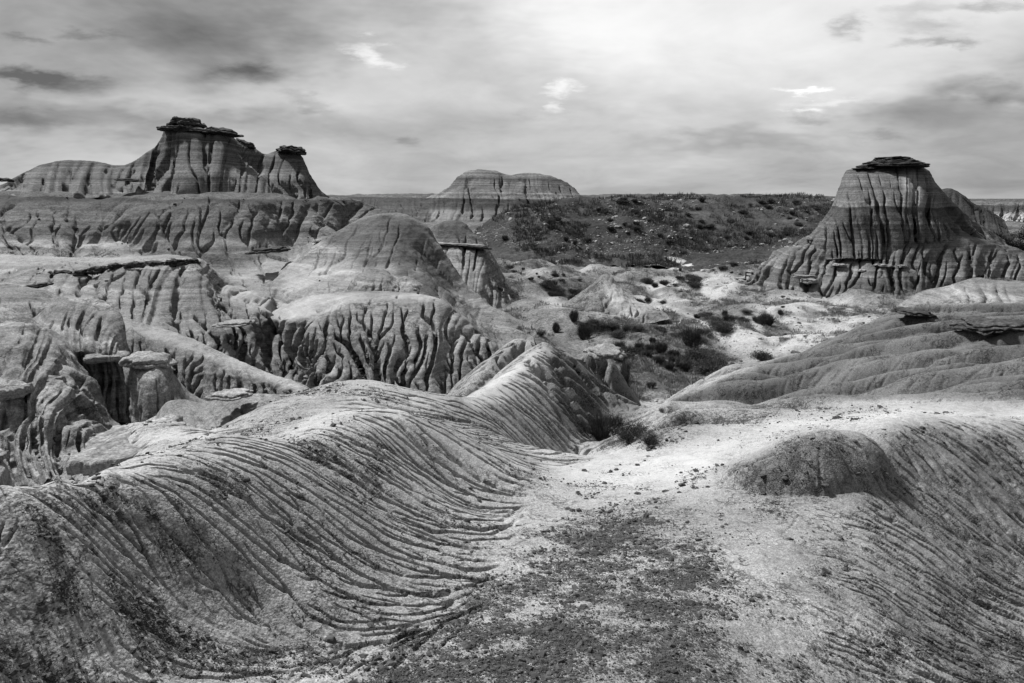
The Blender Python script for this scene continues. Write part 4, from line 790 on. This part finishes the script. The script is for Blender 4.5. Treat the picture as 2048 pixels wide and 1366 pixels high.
# hill of boulders
UB, VB = to_px(PB); HB = (PB, UB, VB)
def rock_mesh(seed, n=3, sub=3, squash=.6):
    import bmesh
    bm = bmesh.new(); bmesh.ops.create_icosphere(bm, subdivisions=sub, radius=.5)
    V = np.array([v.co[:] for v in bm.verts]); r = np.random.default_rng(seed)
    for _ in range(11):                                   # break flat faces off
        d = r.normal(size=3); d /= np.linalg.norm(d); t = r.uniform(.28, .42); k = V@d; m = k > t; V[m] -= np.outer(k[m]-t, d)
    V *= [1, r.uniform(.6, 1), squash*r.uniform(.7, 1.2)]; V += .03*np.stack([gn(V[:, 0]*6, V[:, 1]*6, V[:, 2]*6, s=seed+j) for j in range(3)], 1)
    for v, c in zip(bm.verts, V): v.co = c
    me = bpy.data.meshes.new('rock'); bm.to_mesh(me); bm.free(); return me
ROCKS = [rock_mesh(500+i) for i in range(5)]
for me in ROCKS: me.materials.append(M_BOULDER)
DROCKS = [rock_mesh(520+i) for i in range(3)]
for me in DROCKS: me.materials.append(M_SHALE)
poly = [(990, 490), (1030, 440), (1120, 402), (1400, 398), (1650, 408), (1620, 450), (1560, 500), (1200, 505)]
k = 0
while k < 190:
    px, py = r_.uniform(990, 1660), r_.uniform(398, 508)
    if inpoly(np.array([px]), np.array([py]), poly, .01)[0] < .5: continue
    if r_.random() < (py-398)/150 or gn(np.float32(px/70), np.float32(py/22), s=3) < -.02: continue
    p = on(HB, px, py); s = r_.choice([3, 4, 5, 6, 8, 11])*p[1]/F*r_.uniform(.7, 1.1)
    if k < 120:
        o = bpy.data.objects.new('boulder', ROCKS[k % 5]); link(o); tag(o, 'pale boulder lying on the dark hill below the horizon', 'boulder', 'pale boulders scattered over the dark hill')
    else:
        e = bush(HB, px, py, r_.uniform(10, 22), r_.uniform(5, 9), r_.randrange(4), 'dark low bush growing on the boulder strewn hill', 'bushes on the dark hill'); k += 1; continue
    o.location = p+np.array([0, 0, s*.12]); o.scale = (s, s, s); o.rotation_euler = (r_.uniform(-.4, .4), r_.uniform(-.4, .4), r_.uniform(0, 6)); k += 1
o = bpy.data.objects.new('boulder', ROCKS[2]); link(o); tag(o, 'largest and whitest boulder on the dark hill', 'boulder'); p = on(HB, 1375, 452); o.location = p+np.array([0, 0, .2]); o.scale = (1.5, 1.5, 1.3)
SURF = {}
for nm, P_ in (('s', PS), ('u', PU), ('c', PC), ('d', PD)): a_, b_ = to_px(P_); SURF[nm] = (P_, a_, b_)
for k in range(84):
    nm, x0, x1, y0, y1 = [('s', 20, 680, 392, 500), ('u', 60, 420, 548, 690), ('d', 560, 860, 440, 590), ('c', 600, 900, 588, 620), ('s', 300, 640, 392, 420), ('u', 0, 400, 506, 524)][k % 6]
    p = on(SURF[nm], r_.uniform(x0, x1), r_.uniform(y0, y1)); s = r_.choice([3, 3, 4, 5, 7])*p[1]/F
    o = bpy.data.objects.new('boulder', DROCKS[k % 3]); link(o); tag(o, 'dark angular block fallen onto the pale slopes left of the valley', 'boulder', 'dark blocks fallen from the caprocks')
    o.location = p+np.array([0, 0, s*.1]); o.scale = (s, s, s*.9); o.rotation_euler = (r_.uniform(-.5, .5), r_.uniform(-.5, .5), r_.uniform(0, 6))
# brush right of the right butte
k = 0
for px, py, w, h in [(2000, 492, 50, 20), (2035, 500, 60, 26), (1985, 478, 40, 14), (2060, 480, 60, 24), (2040, 520, 50, 24)]:
    Y = 100; p = at(px, py, Y); e = empty('shrub', p, 'dense dark bush in the draw right of the right butte', 'shrub', 'bushes right of the right butte'); e.scale = (w*Y/F, w*Y/F, h*Y/F/.7)
    for nm, me in zip(('foliage', 'stem'), BUSH[k % 4]):
        o = bpy.data.objects.new(nm, me); o.parent = e; link(o)
    k += 1
# grass and rubble: nobody could count them
Pf, Uf, Vf, pf = FLOOR
vg = veg.ravel(); Pq = Pf.reshape(-1, 3); w = np.clip(vg-.25, 0, .3)*sst(-.25, .3, gn(Pq[:, 0]*.6, Pq[:, 1]*.4, s=19))*(Pq[:, 1] < 120)*(Pq[:, 1] > 27)*(Uf.ravel() > 950)*(Uf.ravel() < 2100); w = w/w.sum()
rg = np.random.default_rng(9)
pick = rg.choice(len(Pq), 12000, p=w); c = Pq[pick]+rg.normal(0, .12, (12000, 3))*[1, 1, 0]
Vs, Qs, Ts = [], [], []
tv, tq, tt = [], [], []
for i in range(6): a, b_, t_ = blades(26, .22, .30, .012, 700+i, base_r=.8); tv.append(a); tq.append(b_); tt.append(t_)
sc_ = rg.uniform(.6, 1.5, 12000)*(c[:, 1]/70)**.35
for i in range(6):
    cc = c[i::6]; s = sc_[i::6]; n = len(cc); nv = len(tv[i]); off = np.arange(n)*nv+(sum(len(x) for x in Vs))
    Vs.append((tv[i][None]*s[:, None, None]+cc[:, None]).reshape(-1, 3)); Qs.append((tq[i][None]+off[:, None, None]).reshape(-1, 4)); Ts.append((tt[i][None]+off[:, None, None]).reshape(-1, 3))
o = mesh_np('grass', np.concatenate(Vs), np.concatenate(Qs), M_GRASS, tris=np.concatenate(Ts), smooth=False); tag(o, 'dark dry grass and low scrub over the valley floor', kind='stuff')
def tufts(name, pts, scl, label):
    Vs, Qs, Ts = [], [], []; tot = 0
    for i in range(6):
        cc = pts[i::6]; s = scl[i::6]; n = len(cc); nv = len(tv[i]); off = np.arange(n)*nv+tot; tot += n*nv
        Vs.append((tv[i][None]*s[:, None, None]+cc[:, None]).reshape(-1, 3)); Qs.append((tq[i][None]+off[:, None, None]).reshape(-1, 4)); Ts.append((tt[i][None]+off[:, None, None]).reshape(-1, 3))
    return tag(mesh_np(name, np.concatenate(Vs), np.concatenate(Qs), M_LEAF, tris=np.concatenate(Ts), smooth=False), label, kind='stuff')
PBq = PB.reshape(-1, 3); pick = rg.choice(len(PBq), 9000); q = PBq[pick]; m = gn(q[:, 0]*.09, q[:, 1]*.07, s=23)+.5*gn(q[:, 0]*.3, q[:, 1]*.2, s=24)+.35*sst(-6.5, -1, q[:, 2]) > .22; q = q[m]
tufts('scrub', q, rg.uniform(1.2, 3.6, len(q)), 'dark ragged scrub over the boulder strewn hill')
def stones(name, C_, S_, mat, label, seed):
    r = np.random.default_rng(seed); tmpl = []
    ph = (1+5**.5)/2; ico = np.array([(-1, ph, 0), (1, ph, 0), (-1, -ph, 0), (1, -ph, 0), (0, -1, ph), (0, 1, ph), (0, -1, -ph), (0, 1, -ph), (ph, 0, -1), (ph, 0, 1), (-ph, 0, -1), (-ph, 0, 1)])/1.9/2
    ft = np.array([(0, 11, 5), (0, 5, 1), (0, 1, 7), (0, 7, 10), (0, 10, 11), (1, 5, 9), (5, 11, 4), (11, 10, 2), (10, 7, 6), (7, 1, 8), (3, 9, 4), (3, 4, 2), (3, 2, 6), (3, 6, 8), (3, 8, 9), (4, 9, 5), (2, 4, 11), (6, 2, 10), (8, 6, 7), (9, 8, 1)])
    n = len(C_); J = ico[None]*(1+r.normal(0, .18, (n, 12, 1))); J = J*np.stack([r.uniform(.8, 1.5, n), r.uniform(.6, 1.1, n), r.uniform(.35, .7, n)], 1)[:, None]
    a = r.uniform(0, 6.28, n); ca, sa = np.cos(a)[:, None], np.sin(a)[:, None]
    J = np.stack([J[..., 0]*ca-J[..., 1]*sa, J[..., 0]*sa+J[..., 1]*ca, J[..., 2]], 2)*S_[:, None, None]+C_[:, None]
    o = mesh_np(name, J.reshape(-1, 3), None, mat, tris=(ft[None]+np.arange(n)[:, None, None]*12).reshape(-1, 3), smooth=False); return tag(o, label, kind='stuff')
Pn_ = Pn.reshape(-1, 3); dens_px = (np.clip(crust.ravel()-.12, 0, 1)**1.3+.10*(An*gl).ravel()*(crust.ravel() > .05))*(U.ravel() > -60)*(U.ravel() < 2110)*(V.ravel() < 1420)*(Pn_[:, 1] < 10.5)
dens_px /= dens_px.sum(); n = 80000
pick = rg.choice(len(Pn_), n, p=dens_px); Cc = Pn_[pick]+rg.normal(0, 1, (n, 3))*[.006, .006, 0]*Pn_[pick][:, 1:2]*.6
Cc[:, 2] += .001; Ss = (rg.pareto(2.7, n)*.0050+.0026).clip(0, .035)*(.55+.2*Cc[:, 1])
stones('gravel', Cc, Ss, M_STONE, 'dark loose ironstone gravel along the saddle and hollows', 31)
wt = np.clip(.4-np.abs(vg-.4), 0, 1)*(Pq[:, 1] < 110)*(Pq[:, 1] > 27)*(Uf.ravel() > 950)*(Uf.ravel() < 2100); wt /= wt.sum()
pick = rg.choice(len(Pq), 6000, p=wt); stones('rubble', Pq[pick]+rg.normal(0, .1, (6000, 3))*[1, 1, 0], (rg.pareto(2.5, 6000)*.09+.05).clip(0, .6), M_SHALE, 'dark stones strewn over the valley floor', 33)
PBq = PB.reshape(-1, 3); pick = rg.choice(len(PBq), 14000); pick = pick[gn(PBq[pick, 0]*.06, PBq[pick, 1]*.05, s=9) > -.1]; stones('rubble', PBq[pick], (rg.pareto(2.4, len(pick))*.15+.12).clip(0, 1.1), M_BOULDER, 'small pale rubble over the dark boulder hill', 35)
for px, py, s, me, lb in [(665, 1272, .062, DROCKS[0], 'angular fist sized stone lying alone in the left foreground'), (1428, 1338, .03, DROCKS[1], 'small dark stone on the bare clay at the bottom right'), (1794, 1178, .035, ROCKS[1], 'small pale pebble at the foot of the right rills'), (1070, 1352, .04, DROCKS[2], 'small dark stone in the middle of the gravel')]:
    o = bpy.data.objects.new('stone', me); link(o); p = on(NEAR, px, py); o.location = p+np.array([0, 0, s*.15]); o.scale = (s, s, s*1.1); o.rotation_euler = (.3, .2, s*90); tag(o, lb, 'stone')
# timber rail and low step by the foot of the right butte
import bmesh
def box(name, c, s, parent, mat, rot=0.):
    bm = bmesh.new(); bmesh.ops.create_cube(bm, size=1); bmesh.ops.scale(bm, vec=s, verts=bm.verts)
    bmesh.ops.bevel(bm, geom=bm.edges[:], offset=min(s)*.12, segments=1, affect='EDGES')
    me = bpy.data.meshes.new(name); bm.to_mesh(me); bm.free(); me.materials.append(mat); o = bpy.data.objects.new(name, me); link(o); o.parent = parent; o.location = c; o.rotation_euler = (0, rot, 0); return o
p = np.array(at(1491, 559, 81))
e = empty('fence', p, 'short dark timber rail at the left foot of the right butte', 'fence')
for x in (0, .75): box('post', (x, 0, .4), (.14, .14, 1.0 if x == 0 else .9), e, M_WOOD)
for z in (.78, .42): box('rail', (.40, -.03, z), (.95, .06, .14), e, M_WOOD, .12)
p = np.array(at(1481, 559, 80.8)); e = empty('platform', p, 'low timber step with a pale top left of the timber rail', 'platform')
box('deck', (0, 0, .16), (.95, .8, .06), e, M_BOULDER)
for x in (-.4, .4): box('support', (x, 0, .05), (.08, .7, .16), e, M_WOOD)
# ---------------------------------------------------------------- camera, sky, sun
cam = bpy.data.cameras.new('camera'); co = link(bpy.data.objects.new('camera', cam)); bpy.context.scene.camera = co
cam.sensor_width = 36; cam.lens = F/W0*36; cam.clip_end = 20000; cam.clip_start = .05
co.rotation_euler = (math.pi/2-PITCH, 0, 0)
sc = bpy.context.scene
sc.view_settings.view_transform = 'Standard'; sc.view_settings.look = 'None'; sc.view_settings.exposure = EXPO; sc.view_settings.gamma = 1
w = bpy.data.worlds.new('World'); sc.world = w; w.use_nodes = True; w.node_tree.nodes.clear(); N = NT(w.node_tree)
SUN_EL, SUN_AZ = math.radians(50), math.radians(-48)         # azimuth from north, clockwise
sky = N.new('ShaderNodeTexSky', sky_type='NISHITA'); sky.sun_disc = False; sky.sun_elevation = SUN_EL; sky.sun_rotation = SUN_AZ
bw = N.new('ShaderNodeRGBToBW'); N.l.new(sky.outputs[0], bw.inputs[0])
tc = N.new('ShaderNodeTexCoord').outputs['Generated']
sx = N.new('ShaderNodeSeparateXYZ'); N.put(sx.inputs[0], tc)
up = N.math('MAXIMUM', sx.outputs[2], 0.0)
# clouds lie on a level sheet overhead: direction divided by height
hh = N.math('ADD', up, .24)
cv = N.new('ShaderNodeCombineXYZ'); N.put(cv.inputs[0], N.math('DIVIDE', sx.outputs[0], hh)); N.put(cv.inputs[1], N.math('DIVIDE', sx.outputs[1], hh)); cvo = cv.outputs[0]
c1 = N.noise(cvo, .8, 6, .55, .6); c2 = N.noise(N.vmath('ADD', cvo, (13.1, 4.2, 0)), 2.4, 6, .6, .5)
lum = N.math('ADD', .40, N.math('MULTIPLY', N.math('SUBTRACT', c1, .5), .55))
lum = N.math('ADD', lum, N.math('MULTIPLY', N.math('SUBTRACT', c2, .5), .30))
dy = N.math('MAXIMUM', sx.outputs[1], .05); tx = N.math('DIVIDE', sx.outputs[0], dy); tz = N.math('DIVIDE', sx.outputs[2], dy)
front = N.rng(sx.outputs[1], .1, .35)
cb = N.new('ShaderNodeCombineXYZ'); N.put(cb.inputs[0], tx); N.put(cb.inputs[1], tz)
def warped(sc, amp, det):
    q = N.new('ShaderNodeTexNoise'); N.put(q.inputs['Vector'], N.vmath('MULTIPLY', cb.outputs[0], (1, 3.2, 1))); q.inputs['Scale'].default_value = sc; q.inputs['Detail'].default_value = det; q.inputs['Roughness'].default_value = .62
    return N.vmath('ADD', cb.outputs[0], N.vmath('MULTIPLY', N.vmath('SUBTRACT', q.outputs['Color'], (.5, .5, .5)), (amp, amp*.33, 0)))
WS, WB = warped(11, .16, 6), warped(4, .5, 4)
def blob(px, py, rx, ry, amp, ang=0., hard=1.0, ww=1.0):
    """one cloud in the direction where it stands"""
    x0, _, z0 = at(px, py, 1.0); big_ = rx > 180
    m = N.new('ShaderNodeMapping', vector_type='TEXTURE'); N.put(m.inputs['Vector'], WB if big_ else WS)
    m.inputs['Location'].default_value = (x0, z0, 0); m.inputs['Rotation'].default_value = (0, 0, ang); m.inputs['Scale'].default_value = (rx/F, ry/F, 1)
    l = N.new('ShaderNodeVectorMath', operation='LENGTH'); N.l.new(m.outputs[0], l.inputs[0])
    return N.rng(l.outputs['Value'], 1.7 if big_ else 1.45, 0., 0, amp*1.15)
cl = 0.0
for bl in BLOBS: cl = N.math('ADD', cl, blob(*bl))
lum = N.math('ADD', lum, N.math('MULTIPLY', cl, front))
lum = N.math('MAXIMUM', lum, .06)
w.cycles.sampling_method = 'MANUAL'; w.cycles.sample_map_resolution = 256
bg = N.new('ShaderNodeBackground'); tot = N.math('ADD', lum, N.math('MULTIPLY', bw.outputs[0], .012))
N.put(bg.inputs['Color'], tot); bg.inputs['Strength'].default_value = SKY
wo_ = N.new('ShaderNodeOutputWorld'); N.l.new(bg.outputs[0], wo_.inputs['Surface'])
sun = bpy.data.lights.new('sun', 'SUN'); sun.energy = SUN; sun.angle = math.radians(5); sun.color = (1, 1, 1)
so = link(bpy.data.objects.new('sun', sun))
from mathutils import Vector
sd = Vector((math.sin(SUN_AZ)*math.cos(SUN_EL), math.cos(SUN_AZ)*math.cos(SUN_EL), math.sin(SUN_EL)))
so.rotation_euler = sd.to_track_quat('Z', 'Y').to_euler()
sc.cycles.use_denoising = True
sc.cycles.max_bounces = 4; sc.cycles.diffuse_bounces = 2
print('script', round(time.time()-T0, 1), 's')
